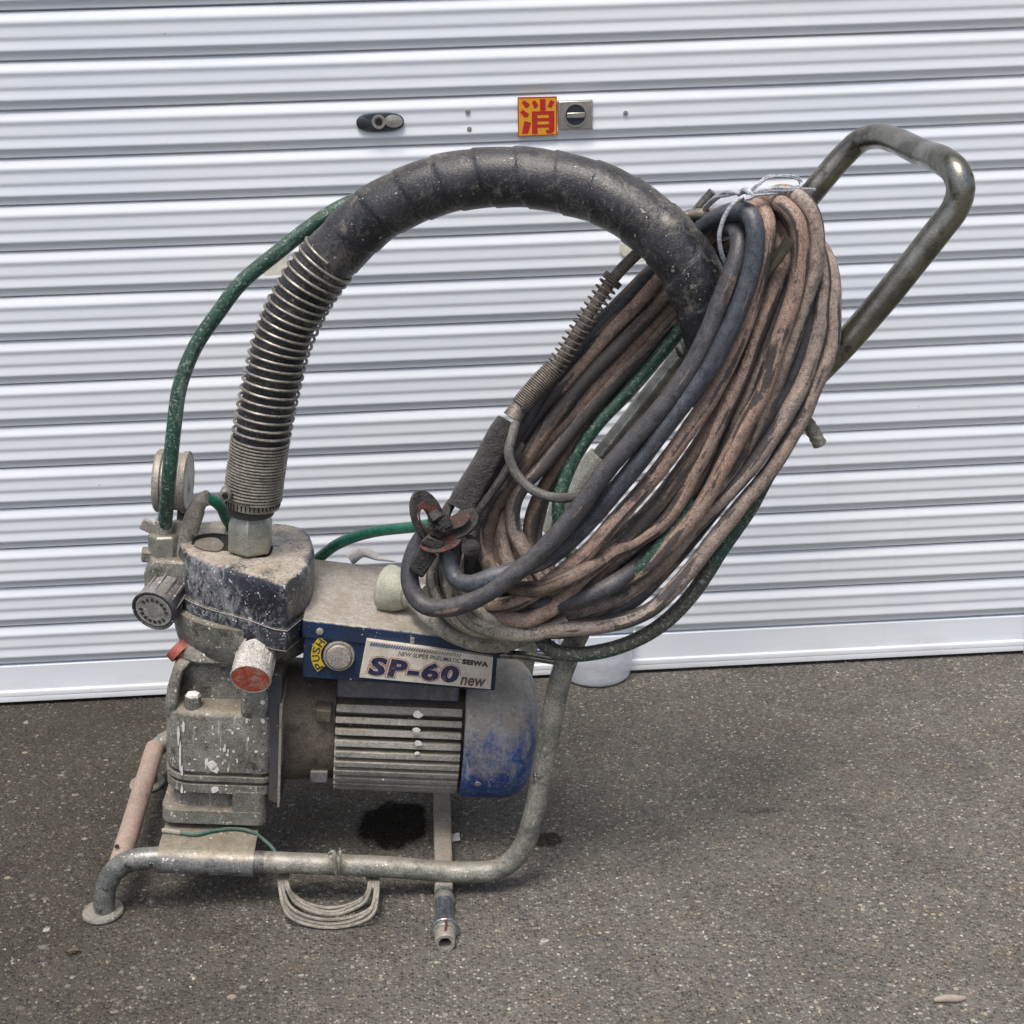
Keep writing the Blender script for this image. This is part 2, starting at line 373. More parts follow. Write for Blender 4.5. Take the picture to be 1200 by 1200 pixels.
M['greendirty'] = hose_mat('dirty_green_hose', (0.015, 0.085, 0.055), (0.03, 0.06, 0.045), (0.06, 0.055, 0.045), 0.75, 0.5, white=0.3, speck=0.3)
M['greentube'] = hose_mat('clean_green_tube', (0.012, 0.15, 0.10), (0.014, 0.115, 0.075), (0.03, 0.07, 0.05), 0.0, 0.3)
M['brown'] = hose_mat('pinkish_brown_hose', (0.385, 0.26, 0.195), (0.265, 0.205, 0.172), (0.036, 0.036, 0.039), 0.36)
M['brown2'] = hose_mat('grey_brown_hose', (0.36, 0.285, 0.235), (0.26, 0.22, 0.19), (0.042, 0.041, 0.043), 0.34)
M['brown3'] = hose_mat('dusky_brown_hose', (0.27, 0.18, 0.135), (0.17, 0.13, 0.11), (0.036, 0.036, 0.04), 0.5)
M['brown4'] = hose_mat('dusky_grey_hose', (0.24, 0.195, 0.165), (0.15, 0.125, 0.11), (0.036, 0.036, 0.038), 0.55)
M['pink'] = hose_mat('pale_pink_hose', (0.40, 0.285, 0.22), (0.31, 0.245, 0.195), (0.10, 0.09, 0.08), 0.2, white=0.2)
M['darkbrown'] = hose_mat('dark_brown_hose', (0.20, 0.14, 0.105), (0.13, 0.10, 0.08), (0.04, 0.039, 0.04), 0.5)
M['cable'] = hose_mat('black_rubber_cable', (0.075, 0.075, 0.082), (0.052, 0.052, 0.058), (0.20, 0.145, 0.115), 0.05, 0.42)
M['bluehose'] = hose_mat('blue_black_hose', (0.075, 0.088, 0.11), (0.052, 0.058, 0.07), (0.20, 0.145, 0.115), 0.05, 0.4)
M['greycable'] = hose_mat('grey_thin_cable', (0.14, 0.135, 0.125), (0.09, 0.088, 0.083), (0.05, 0.05, 0.048), 0.2)
M['whitecable'] = hose_mat('plaster_caked_cable', (0.36, 0.335, 0.27), (0.25, 0.23, 0.185), (0.09, 0.085, 0.07), 0.25, 0.7, white=0.5)
M['cord'] = hose_mat('thin_grey_cord', (0.33, 0.31, 0.255), (0.25, 0.235, 0.195), (0.15, 0.14, 0.12), 0.1, 0.8)
M['rope'] = grimy('braided_rope', (0.27, 0.25, 0.205), (0.14, 0.13, 0.11), 90, 0.8, 0)
M['tie'] = grimy('grey_vinyl_string', (0.50, 0.53, 0.57), (0.30, 0.32, 0.35), 90, 0.4, 0.0, bump=0.8)
M['gland'] = grimy('plastered_cable_gland', (0.40, 0.40, 0.33), (0.28, 0.30, 0.235), 40, 0.6, 0, spots=0.3, fine=0.4)
M['chrome'] = grimy('tarnished_chrome', (0.50, 0.52, 0.54), (0.22, 0.27, 0.32), 22, 0.25, 0.9, spots=0.3, bump=0.2)
M['rail_white'] = M['shutter']
M['plate'] = grimy('dirty_label_plate', (0.64, 0.60, 0.52), (0.50, 0.455, 0.38), 35, 0.5, 0, spots=0.2, black=0.12, bcol=(0.22, 0.19, 0.15), bump=0.15, fine=0.3)
M['ink_navy'] = grimy('worn_navy_ink', (0.018, 0.018, 0.055), (0.03, 0.03, 0.07), 60, 0.5, 0, black=0.12, bcol=(0.38, 0.33, 0.27), bump=0.05, fine=0.3)
M['ink_red'] = grimy('worn_orange_ink', (0.42, 0.13, 0.07), (0.30, 0.11, 0.07), 70, 0.5, 0, bump=0.05, fine=0.3)
M['ink_white'] = grimy('cream_ink', (0.64, 0.60, 0.52), (0.58, 0.53, 0.45), 60, 0.5, 0, bump=0.05, fine=0.3)
M['ink_black'] = grimy('worn_black_ink', (0.03, 0.03, 0.035), (0.07, 0.065, 0.06), 60, 0.5, 0, bump=0.05, fine=0.3)
M['ink_blue'] = grimy('worn_blue_ink', (0.03, 0.09, 0.30), (0.05, 0.08, 0.17), 60, 0.5, 0, bump=0.05, fine=0.3)
M['yellow'] = grimy('worn_yellow_sticker', (0.62, 0.45, 0.02), (0.45, 0.33, 0.03), 60, 0.5, 0, spots=0.2, bump=0.1, fine=0.3)
M['splash'] = plain('white_plaster_splash', (0.66, 0.65, 0.61), 0.75)
M['stk_yel'] = grimy('orange_yellow_sticker', (0.72, 0.33, 0.015), (0.62, 0.30, 0.03), 40, 0.4, 0, spots=0.25, scol=(0.5, 0.42, 0.3), bump=0.1, fine=0.25)
M['stk_red'] = grimy('red_sticker_print', (0.46, 0.02, 0.015), (0.38, 0.022, 0.016), 50, 0.4, 0, bump=0.05, fine=0.25)
M['patch'] = plain('faded_tape', (0.66, 0.65, 0.56), 0.5)
M['stk_blue'] = plain('blue_sticker_print', (0.03, 0.05, 0.30), 0.4)
M['lockdark'] = plain('dark_lock_metal', (0.06, 0.07, 0.085), 0.35, 0.6)
M['lockmetal'] = plain('satin_lock_metal', (0.52, 0.51, 0.48), 0.3, 0.8)
M['void'] = plain('dark_recess', (0.01, 0.01, 0.01), 0.9)
M['wall'] = grimy('rough_grey_render', (0.42, 0.41, 0.38), (0.34, 0.33, 0.31), 6, 0.85)
M['butt'] = plain('bleached_wood_chip', (0.30, 0.255, 0.21), 0.8)
M['leaf'] = plain('dry_orange_leaf', (0.10, 0.072, 0.045), 0.7)
M['earth'] = hose_mat('green_earth_wire', (0.03, 0.12, 0.085), (0.10, 0.13, 0.10), (0.20, 0.19, 0.15), 0.3)
def bucket_mat():
    s = NT('translucent_plastic')
    s.b.inputs['Transmission Weight'].default_value = 0.35; s.b.inputs['IOR'].default_value = 1.2
    sc = s.noise(1, 5, 0.75, vec=s.scale(s.obj, (40, 40, 90)))
    c = s.mix(s.rng(sc, 0.4, 0.75), (0.80, 0.83, 0.87), (0.58, 0.60, 0.63))
    s.b.inputs['Alpha'].default_value = 0.72
    return s.done(c, 0.35, 0, sc, 0.1, 0.001)
M['bucket'] = bucket_mat()

def asphalt_mat(stains):
    s = NT('worn_asphalt'); P = s.obj
    big = s.noise(1.1, 4, 0.55); mid = s.noise(9, 5, 0.65)
    warp = s.mix(0.006, P, s.noise(60, 2, 0.5, out='Color'), 'ADD')
    vc = s.voro(210, vec=warp, out='Color'); vd = s.voro(210, vec=warp)
    v2c = s.voro(95, vec=s.mix(0.008, P, s.noise(45, 2, 0.5, out='Color'), 'ADD'), out='Color')
    v2d = s.voro(95, vec=s.mix(0.008, P, s.noise(45, 2, 0.5, out='Color'), 'ADD'))
    def ch(c, k):
        x = s.n('ShaderNodeSeparateColor'); s.t.links.new(c, x.inputs[0]); return x.outputs[k]
    ramp = s.n('ShaderNodeValToRGB'); e = ramp.color_ramp.elements
    e[0].position = 0.0; e[0].color = (0.045, 0.042, 0.037, 1); e[1].position = 1.0; e[1].color = (0.44, 0.41, 0.35, 1)
    for pos, c in ((0.35, (0.085, 0.080, 0.072)), (0.62, (0.135, 0.128, 0.115)), (0.82, (0.18, 0.174, 0.16)), (0.92, (0.26, 0.218, 0.155)), (0.96, (0.23, 0.245, 0.235))):
        q = e.new(pos); q.color = (*c, 1)
    s.t.links.new(ch(vc, 0), ramp.inputs[0])
    binder = s.mix(s.rng(mid, 0.3, 0.7), (0.085, 0.081, 0.073), (0.13, 0.123, 0.11))
    c = s.mix(s.rng(vd, 0.38, 0.55), ramp.outputs[0], binder)
    ramp2 = s.n('ShaderNodeValToRGB'); e = ramp2.color_ramp.elements
    e[0].color = (0.15, 0.155, 0.15, 1); e[1].color = (0.34, 0.31, 0.25, 1)
    s.t.links.new(ch(v2c, 1), ramp2.inputs[0])
    sel = s.math('MULTIPLY', s.math('GREATER_THAN', ch(v2c, 0), 0.86), s.math('LESS_THAN', v2d, s.rng(ch(v2c, 2), 0, 1, 0.2, 0.42)))
    c = s.mix(sel, c, ramp2.outputs[0])
    grain = s.noise(700, 2, 0.6)
    c = s.mix(0.85, c, s.mix(s.rng(grain, 0.32, 0.68), (0.2, 0.2, 0.2), (0.8, 0.8, 0.8)), 'OVERLAY')
    pt = s.noise(5.5, 5, 0.65, vec=s.scale(P, (1, 1, 1), (11, 4, 0)), dist=0.6)
    c = s.mix(s.rng(pt, 0.47, 0.62, 0, 0.42), c, s.mix(1.0, c, (0.62, 0.61, 0.60), 'MULTIPLY'))
    tint = s.noise(16, 3, 0.6, vec=s.scale(P, (1, 1, 1), (5, 9, 0)))
    c = s.mix(s.rng(tint, 0.5, 0.72, 0, 0.35), c, s.mix(1.0, c, (0.86, 1.0, 0.92), 'MULTIPLY'))
    tint2 = s.noise(13, 3, 0.6, vec=s.scale(P, (1, 1, 1), (1, 3, 8)))
    c = s.mix(s.rng(tint2, 0.52, 0.72, 0, 0.5), c, s.mix(1.0, c, (1.0, 0.86, 0.72), 'MULTIPLY'))
    # painted-in shade and browner tone to the left by the shutter, paler right
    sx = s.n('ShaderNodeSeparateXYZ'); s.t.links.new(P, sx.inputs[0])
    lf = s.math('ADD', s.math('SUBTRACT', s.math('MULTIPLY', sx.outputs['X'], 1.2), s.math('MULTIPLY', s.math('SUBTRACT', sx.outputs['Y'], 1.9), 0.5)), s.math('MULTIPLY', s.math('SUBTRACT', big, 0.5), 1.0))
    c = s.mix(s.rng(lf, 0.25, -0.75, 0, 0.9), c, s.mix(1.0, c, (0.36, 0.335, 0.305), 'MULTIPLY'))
    c = s.mix(1.0, c, (1.22, 1.22, 1.19), 'MULTIPLY'); mask = None
    for (x, y, rx, ry, k) in stains:
        dx = s.math('DIVIDE', s.math('SUBTRACT', sx.outputs['X'], x), rx); dy = s.math('DIVIDE', s.math('SUBTRACT', sx.outputs['Y'], y), ry)
        d = s.math('ADD', s.math('MULTIPLY', dx, dx), s.math('MULTIPLY', dy, dy))
        d = s.math('ADD', d, s.math('MULTIPLY', s.math('SUBTRACT', s.noise(26, 6, 0.75), 0.5), 2.1))
        mk = s.rng(d, 1.12, 0.78, 0, k); c = s.mix(mk, c, s.mix(1.0, c, (0.13, 0.122, 0.112), 'MULTIPLY')); mask = mk if mask is None else s.math('MAXIMUM', mask, mk)
    h = s.math('ADD', s.math('MULTIPLY', s.rng(vd, 0.0, 0.6, 1, 0), 1.0), s.math('ADD', s.math('MULTIPLY', grain, 0.5), s.math('MULTIPLY', sel, 0.7)))
    s.done(c, s.rng(mid, 0.3, 0.7, 0.72, 0.9), 0, h, 0.9, 0.003)
    s.set(s.b.inputs['Specular IOR Level'], s.rng(mask, 0, 1, 0.35, 0.05)); return s.m
def chip_mat():
    s = NT('loose_stone_chips'); ramp = s.n('ShaderNodeValToRGB'); e = ramp.color_ramp.elements
    e[0].color = (0.07, 0.067, 0.062, 1); e[1].color = (0.50, 0.47, 0.42, 1)
    for pos, c in ((0.5, (0.115, 0.108, 0.098)), (0.75, (0.17, 0.16, 0.142)), (0.88, (0.26, 0.215, 0.145)), (0.95, (0.21, 0.23, 0.222))):
        q = e.new(pos); q.color = (*c, 1)
    s.t.links.new(s.island(), ramp.inputs[0])
    return s.done(ramp.outputs[0], 0.75, 0, s.noise(500, 3, 0.6), 0.4, 0.001)

# ------------------------------------------------------------------ ground
g1, g2, g3 = ground(460, 966), ground(640, 984), ground(893, 950)
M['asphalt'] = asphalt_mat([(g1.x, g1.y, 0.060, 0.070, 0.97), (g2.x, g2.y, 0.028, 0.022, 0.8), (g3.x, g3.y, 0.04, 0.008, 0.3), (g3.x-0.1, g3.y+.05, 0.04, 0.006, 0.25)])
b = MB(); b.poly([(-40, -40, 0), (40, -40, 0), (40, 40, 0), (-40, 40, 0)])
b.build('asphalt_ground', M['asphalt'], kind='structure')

def chips(n):
    b = MB()
    for _ in range(n):
        x = random.uniform(-1.25, 1.3); y = random.uniform(1.45, 2.50)
        if ((x-g1.x)/.062)**2 + ((y-g1.y)/.07)**2 < 1.1: continue
        dn = math.sin(x*9.1+2*math.sin(y*7.3)) + math.sin(y*13.7+1.7*math.sin(x*5.9)+1)
        if dn < random.uniform(-2.2, 1.2): continue
        r = random.choice((1.3, 1.6, 1.8, 2.0, 2.4, 3.2, 4.2))*0.001*random.uniform(0.8, 1.2)
        if random.random() < 0.02 + (0.03 if x < -.2 and y < 1.8 else 0): r *= 2.0
        a0 = random.uniform(0, 6.28); sx = random.uniform(0.55, 1.0); k = random.choice((5, 6, 7)); base = len(b.v)
        for j in range(k):
            a = 2*math.pi*j/k + random.uniform(-.3, .3); rr = r*random.uniform(0.8, 1.15)
            px, py = rr*math.cos(a), rr*sx*math.sin(a)
            b.v.append(Vector((x+px*math.cos(a0)-py*math.sin(a0), y+px*math.sin(a0)+py*math.cos(a0), -0.0003)))
        b.v.append(Vector((x+random.uniform(-.3, .3)*r, y+random.uniform(-.3, .3)*r, r*random.uniform(0.25, 0.5))))
        for j in range(k): b.face((base+j, base+(j+1) % k, base+k))
    b.build('stone_chips', chip_mat(), kind='stuff', smooth=20, fix=False)
chips(13000)
def pebbles(n):
    m_ = M['pebble'] = chip_mat()
    for k in range(n):
        u, v = random.choice(((random.uniform(20, 560), random.uniform(1120, 1195)), (random.uniform(620, 1190), random.uniform(960, 1195)), (random.uniform(5, 190), random.uniform(860, 1100))))
        q = ground(u, v); r = random.uniform(.004, .0075); a0 = random.uniform(0, 6); b = MB(); k2 = 8
        lo = [q+Vector((r*random.uniform(.85, 1.15)*math.cos(a0+2*math.pi*i/k2), .65*r*random.uniform(.85, 1.15)*math.sin(a0+2*math.pi*i/k2), -.0002)) for i in range(k2)]
        hi = [p.lerp(q, .35)+Vector((0, 0, r*.22)) for p in lo]
        yield lo, hi
b = MB()
for lo, hi in pebbles(55): b.loft([lo, hi])
b.build('flat_pebbles', M['pebble'], kind='stuff', smooth=35)

# ------------------------------------------------------------------ roller shutter
YS = 2.509; PITCH = 0.077; Z0 = 0.0823
rs = thing('roller_shutter', 'white ribbed metal roller shutter closed behind the plaster sprayer', 'shutter', (0, YS, 0))
XL, XR = -2.1, at(1196, 757, YS).x + 0.012
PROF = [(0.0, 3.0), (0.012, 3.7), (0.03, 4.6), (0.10, 7.1), (0.16, 9.2), (0.19, 10.1), (0.215, 10.45), (0.24, 10.35), (0.265, 9.9), (0.295, 9.4), (0.325, 9.2), (0.36, 9.35),
        (0.43, 10.15), (0.48, 10.7), (0.505, 10.75), (0.53, 10.55), (0.56, 10.0), (0.585, 9.75), (0.615, 9.85), (0.68, 10.95), (0.735, 12.0), (0.762, 12.3), (0.785, 12.1), (0.805, 11.35),
        (0.825, 10.4), (0.855, 9.3), (0.885, 8.45), (0.915, 7.9), (0.945, 7.6), (0.957, 7.5), (0.961, 6.9), (0.965, 3.8), (0.985, 2.0), (0.99, -2.5)]
def sag(x, z): return -0.0035*(1-((x+0.05)/1.05)**2)*min(1, max(0, (z-0.2)/0.9)) if abs(x) < 1.1 else 0.0
def slat(k):
    zt = Z0 + (k+1)*PITCH; b = MB(); NX = 36; n = len(PROF); rnd = random.Random(k)
    ph, am, dy = rnd.uniform(0, 9), rnd.uniform(0.0002, 0.0006), rnd.uniform(-.0004, .0004)
    for i in range(NX+1):
        x = XL + (XR-XL)*i/NX
        wv = am*math.sin(x*4.1+ph) + am*0.6*math.sin(x*9.7+ph*2)
        for t, o in PROF: b.v.append(Vector((x, -o*0.001 + dy + wv, zt - t*PITCH + sag(x, zt))))
    for i in range(NX):
        for j in range(n-1): b.face((i*n+j, i*n+j+1, (i+1)*n+j+1, (i+1)*n+j))
    b.build('slat', M['shutter'], rs, smooth=25, fix=False)
for k in range(27): slat(k)
b = MB()
RP = [(0.0815, -3), (0.0813, 1.5), (0.0800, 7.0), (0.0785, 8.3), (0.0765, 8.6), (0.0320, 9.0), (0.0300, 9.6), (0.0280, 13.2), (0.0262, 14.0), (0.0195, 14.2), (0.0185, 13.6), (0.0175, 14.2), (0.0085, 14.4), (0.0075, 13.6), (0.0075, -3)]
b.loft([[Vector((x, -o*0.001, z)) for z, o in RP] for x in (XL, XR)])
b.build('bottom_rail', M['shutter'], rs, smooth=30)
b = MB(); b.box(((XL+XR)/2, 0.012, 0.004), (XR-XL, 0.02, 0.006)); b.build('dark_gap_strip', M['void'], rs)  # black strip paints the dark gap under the bottom rail
for x0, sgn in ((XR, 1), (XL, -1)):
    b = MB(); xo = x0 - sgn*0.012
    b.hexa([(xo, -0.018, 0.002), (xo+sgn*0.06, -0.018, 0.002), (xo+sgn*0.06, -0.018, 2.4), (xo, -0.018, 2.4)],
           [(xo, -0.022+0.008, 0.002), (xo+sgn*0.06, -0.014, 0.002), (xo+sgn*0.06, -0.014, 2.4), (xo, -0.014, 2.4)])
    b.box((xo+sgn*0.04, 0.005, 1.2), (0.04, 0.037, 2.396))
    b.build('guide_rail', M['shutter'], rs, bevel=0.001)
b = MB(); b.box(((XL+XR)/2, -0.08, 2.36), (XR-XL+0.1, 0.22, 0.3)); b.build('shutter_box', M['shutter'], rs, bevel=0.004)
def S(u, v, out=0.0125):
    p = at(u, v, YS-out); return p - Vector((0, YS, 0))
def disc(b, c, r, h, n=20, ax=(0, -1, 0), dome=0.4): b.lathe(c, ax, [(-0.002, r), (h*0.6, r), (h, r*(1-dome*0.4)), (h*1.1, r*0.2)], n)
for (u, v) in ((548, 130), (550, 151), (733, 132)):
    b = MB(); disc(b, S(u, v, 0.0105), 0.0042, 0.0028, 14); b.build('rivet', M['lockmetal'], rs)
# oval key cover
b = MB(); c = S(445.5, 143, 0.011); ring = []
for sc, dy in ((1, 0.0), (1, -0.004), (0.88, -0.007), (0.3, -0.008)):
    ring.append([c + Vector((0.0395*sc*math.copysign(abs(math.cos(a))**0.8, math.cos(a)), dy, 0.0155*sc*math.copysign(abs(math.sin(a))**0.8, math.sin(a)) + 0.0*math.cos(a))) for a in [2*math.pi*k/32 for k in range(32)]])
b.loft(ring); kc = b.build('keyhole_cover', M['lockdark'], rs)
b = MB(); c2 = c + Vector((0.022, -0.0075, 0.001)); b.loft([[c2 + Vector((0.0155*s*math.cos(a), -h, 0.0105*s*math.sin(a))) for a in [2*math.pi*k/20 for k in range(20)]] for s, h in ((1, 0), (0.9, 0.002), (0.3, 0.003))]); b.build('sliding_cap', M['lockmetal'], kc)
b = MB(); b.lathe(c+Vector((-0.002, -0.007, 0.001)), (0, -1, 0), [(0, 0.0115), (0.003, 0.0115), (0.0032, 0.009), (0.0012, 0.0085), (0.0012, 0.002)], 24); b.build('key_cylinder', M['lockmetal'], kc)
b = MB(); b.lathe(c+Vector((-0.002, -0.0085, 0.001)), (0, -1, 0), [(0, 0.0062), (0.0012, 0.0058)], 20); b.build('keyhole', M['void'], kc)
# square latch
b = MB(); c = S(674, 134.5, 0.0115); hw, hh = 0.0292, 0.0238
q = lambda s, y: [c+Vector((sx*hw*s, y, sz*hh*s)) for sx, sz in ((-1, -1), (1, -1), (1, 1), (-1, 1))]
b.loft([q(1, 0.004), q(1, -0.003), q(0.93, -0.006)]); lt = b.build('latch_plate', M['lockmetal'], rs, bevel=0.0008)
b = MB(); b.lathe(c+Vector((0.0, -0.0058, 0)), (0, -1, 0), [(0, 0.0195), (0.0022, 0.0192), (0.0022, 0.0172), (0.0005, 0.0168), (0.0004, 0.002)], 32); b.build('latch_ring', M['lockmetal'], lt)
b = MB(); b.lathe(c+Vector((0.0, -0.0062, 0)), (0, -1, 0), [(0, 0.0166), (0.0006, 0.0164)], 32); b.build('latch_recess', M['lockdark'], lt)
b = MB(); b.box(c+Vector((0.0005, -0.0080, 0.0)), (0.030, 0.004, 0.0085)); b.build('latch_turn', M['lockmetal'], lt, bevel=0.001)
# fire hose sticker
b = MB()
st = [S(606.5, 114, 0.0132), S(652.5, 113, 0.0132), S(653, 158, 0.0132), S(607, 160, 0.0132)]
b.slab(st, (0, 0.0012, 0)); sk = b.build('sticker', M['stk_yel'], rs)
def stq(a, bb, up=0.0004):
    top = st[0].lerp(st[1], a); bot = st[3].lerp(st[2], a); return top.lerp(bot, bb) + Vector((0, -up, 0))
def stroke(b, pts): b.slab([stq(a, c_) for a, c_ in pts], (0, 0.0003, 0))
b = MB()
for pts in ([(.10, .13), (.17, .08), (.31, .18), (.27, .26), (.20, .27)], [(.06, .38), (.13, .32), (.29, .43), (.25, .51), (.17, .51)],
            [(.17, .60), (.34, .66), (.26, .93), (.10, .93)],
            [(.36, .13), (.44, .08), (.53, .21), (.47, .29), (.42, .28)], [(.57, .06), (.71, .06), (.71, .36), (.57, .36)], [(.84, .08), (.94, .13), (.86, .29), (.76, .25)],
            [(.36, .37), (.50, .37), (.50, .95), (.36, .95)], [(.50, .37), (.93, .37), (.93, .46), (.50, .46)], [(.79, .46), (.93, .46), (.93, .88), (.87, .95), (.73, .95), (.71, .86), (.79, .85)],
            [(.50, .545), (.79, .545), (.79, .625), (.50, .625)], [(.50, .71), (.79, .71), (.79, .79), (.50, .79)]): stroke(b, pts)
for pts in ([(.0, .0), (1, 0), (1, .022), (0, .022)], [(0, .978), (1, .978), (1, 1), (0, 1)], [(0, .022), (.022, .022), (.022, .978), (0, .978)], [(.978, .022), (1, .022), (1, .978), (.978, .978)]): stroke(b, pts)
b.build('character_print', M['stk_red'], sk, smooth=0)
# old tape remains and a blue notice near the bottom
b = MB(); b.slab([S(308, 305, .0118), S(337, 299, .0118), S(337, 322, .0118), S(309, 326, .0118)], (0, .002, 0)); b.build('tape_remains', M['patch'], rs)
b = MB(); b.lathe(S(738, 290, .0105), (0, -1, 0), [(0, .018), (.0035, .018), (.004, .015)], 24); b.slab([S(742, 288, .0125), S(778, 287, .0125), S(778, 308, .0125), S(742, 309, .0125)], (0, .004, 0)); b.build('plastic_stop', M['patch'], rs)
nq = [S(618, 742, .0098), S(652, 741, .0098), S(652, 768, .0098), S(618, 769, .0098)]
b = MB(); b.slab(nq, (0, .0012, 0)); no = b.build('notice', M['splash'], rs)
b = MB()
for t0, t1 in ((.08, .28), (.34, .42), (.48, .68), (.76, .84)):
    e = lambda a, t: nq[0].lerp(nq[1], a).lerp(nq[3].lerp(nq[2], a), t) + Vector((0, -.0003, 0))
    b.slab([e(.05, t0), e(.95, t0), e(.95, t1), e(.05, t1)], (0, .0002, 0))
b.build('notice_print', M['stk_blue'], no, smooth=0)
# walls either side and above
wl = MB(); wl.box((-4.15, YS+0.12, 1.5), (4.0, 0.3, 3.0)); wl.build('building_wall', M['wall'], origin=(-4.15, YS+.12, 0), label='grey rendered wall to the left of the white shutter', category='wall', group='rendered walls round the shutter')
wl = MB(); wl.box((XR+2.06, YS+0.12, 1.5), (4.0, 0.3, 3.0)); wl.build('building_wall', M['wall'], origin=(XR+2.06, YS+.12, 0), label='grey rendered wall to the right of the white shutter', category='wall', group='rendered walls round the shutter')
wl = MB(); wl.box(((XL+XR)/2, YS+0.16, 2.81), (XR-XL+0.06, 0.22, 0.5)); wl.build('building_wall', M['wall'], origin=((XL+XR)/2, YS+.16, 2.56), label='grey rendered lintel wall above the white shutter', category='wall', group='rendered walls round the shutter')

# ------------------------------------------------------------------ the sprayer
MC = thing('plaster_sprayer', 'plaster-spattered portable pump on a pipe frame with blue motor and black arched hose', 'sprayer', ORG, (0, TILT, 0))
def P(*a): return [L(*q) for q in a]
PR = 0.0155
# --- pipe frame: front run, back run, cross bars
front = P((121, 1082, 0), (121, 1066, 0), (124, 1040, 0), (134, 1021, 0), (152, 1009, 0), (180, 1005, 0), (310, 1010, 0), (455, 1016, 0), (545, 1022, 0), (585, 1018, 0), (610, 997, 0), (624, 960, 0), (640, 880, 0), (660, 785, 0), (690, 722, 0), (750, 655, 0), (830, 566, 0), (905, 482, 0))
z0 = 0.004
front[0] = Vector((front[1].x - 0.001, 0, MINV.row[2].xyz.dot(Vector((0, 0, 0))) + 0.006))
b = MB(); b.tube(front[5:], PR, 20, 0.008, wob=0.006); fr = b.build('frame', M['frame'], MC)
b = MB(); b.tube(front[:7], PR*1.004, 20, 0.006, wob=0.006); b.build('front_leg', M['leg_dark'], MC)
yb = 0.36
back = [Vector((p.x, yb, p.z)) for p in front]
sl = L(692, 548, yb)                            # end of the rear sleeve
bk = [p for p in back if p.z < sl.z - 0.05] + P((672, 578, yb), (700, 540, yb), (722, 508, yb))
b = MB(); b.tube([q for q in back[:13]] + P((655, 610, yb), (672, 578, yb)), PR, 16, 0.01); b.build('frame', M['frame'], MC)
# sleeves and handle (a thinner pipe pushed into the sleeves)
b = MB(); b.tube(P((640, 622, yb), (664, 588, yb), (705, 535, yb)), lambda t: 0.0165 if t < .25 else 0.0215, 20, 0.006, caps=True); b.build('handle_sleeve', M['silver'], MC)
b = MB(); b.tube([front[-3], front[-2], front[-1]], 0.0200, 20, 0.008); b.build('handle_sleeve', M['silver'], MC)
hp = [L(690, 556, yb), L(800, 418, yb), L(950, 228, yb), L(990, 181, yb), L(1008, 165, yb-.01), L(1030, 160, yb-.05), L(1085, 181, .12), L(1106, 189, 0.045), L(1121, 203, 0.008), L(1126, 221, 0.0), L(1120, 243, 0), L(1100, 270, 0), L(1000, 392, 0), L(880, 512, 0)]
b = MB(); b.tube(hp, 0.0180, 24, 0.008, wob=0.004); b.build('handle', M['handle'], MC)
b = MB(); b.tube([front[3] + Vector((.004, .012, 0)), Vector((front[3].x-.002, yb-.012, front[3].z+.006))], 0.0155, 18, 0.02); b.build('crossbar', M['pinkbar'], MC)
b = MB(); a0 = L(152, 989, 0.02); b.lathe(L(137, 992, 0.034), (0, -.3, 1), [(0, .0035), (.001, .0033)], 12); b.build('bolt_hole', M['void'], MC)
axx = L(521, 1030, 0.0).x
zax = front[8].z - PR - 0.0125
b = MB(); b.box((axx-.001, 0.185, zax+.006), (0.027, 0.40, 0.024)); b.build('axle_beam', M['bar'], MC, bevel=0.004)
b = MB(); b.tube([(axx, 0.01, zax), (axx, -0.115, zax-0.001)], 0.0132, 24, 0.05); ax = b.build('axle', M['chrome'], MC)
b = MB(); b.lathe((axx, -0.026, zax), (0, -1, 0), [(0, .0148), (.008, .0152), (.010, .0145)], 24); b.build('axle_band', M['hex'], ax)
b = MB(); b.lathe((axx, -0.098, zax), (0, -1, 0), [(0, .0135), (.0, .0200), (.0012, .0208), (.0045, .0208), (.0055, .0200), (.0056, .0130)], 32); b.build('axle_collar', M['chrome'], ax)
b = MB(); b.lathe((axx, -0.1035, zax), (0, -1, 0), [(0, .0165), (.005, .0165), (.006, .0155)], 28); b.build('axle_washer', M['hex'], ax)
b = MB(); b.lathe((axx, -0.1095, zax), (0, -1, 0), [(0, .0135), (.001, .0146), (.021, .0144), (.0225, .0136), (.0225, .0092), (.004, .0088), (.0038, .001)], 28, close=False); b.build('axle_end', M['gauge'], ax)
b = MB(); b.lathe((axx, -0.114, zax), (0, -1, 0), [(0, .0089), (.001, .0088)], 20); b.build('axle_bore', M['void'], ax)
b = MB(); b.slab([(axx-.004, -.098, zax+.0212), (axx+.002, -.098, zax+.0214), (axx+.003, -.112, zax+.0170), (axx+.001, -.124, zax+.0156), (axx-.002, -.124, zax+.0156), (axx-.001, -.110, zax+.0172)], (0, 0, -.0006)); b.build('rust_mark', M['redrust'], ax)
# feet
for y in (0.0, yb):
    b = MB(); c = Vector((front[1].x, y, front[0].z-0.006))
    zdir = MINV @ Vector((0, 0, 1))
    b.lathe(c, zdir, [(0, .029), (.003, .030), (.006, .0285), (.0065, .012)], 36); b.build('foot', M['frame'], MC)
# saddle plate wrapped over the front rail
zp = front[6].z
def railz(u): return L(u, 1006+(u-190)*0.04, 0)
sec = lambda p, k: [p + Vector((0, y, z)) for y, z in ((.125, .0215), (.02, .0205), (.0, .0188), (-.010, .0155), (-.016, .009), (-.0185, 0), (-.0175, -.009), (-.012, -.0165), (-.009, -.0150), (-.0145, -.0080), (-.0155, 0), (-.013, .0075), (-.008, .012), (0, .0150), (.02, .0165), (.125, .0175))]
b = MB(); b.loft([sec(railz(u), 0) for u in (186, 205, 235, 265, 298)]); b.build('saddle_plate', M['saddle'], MC, smooth=50)
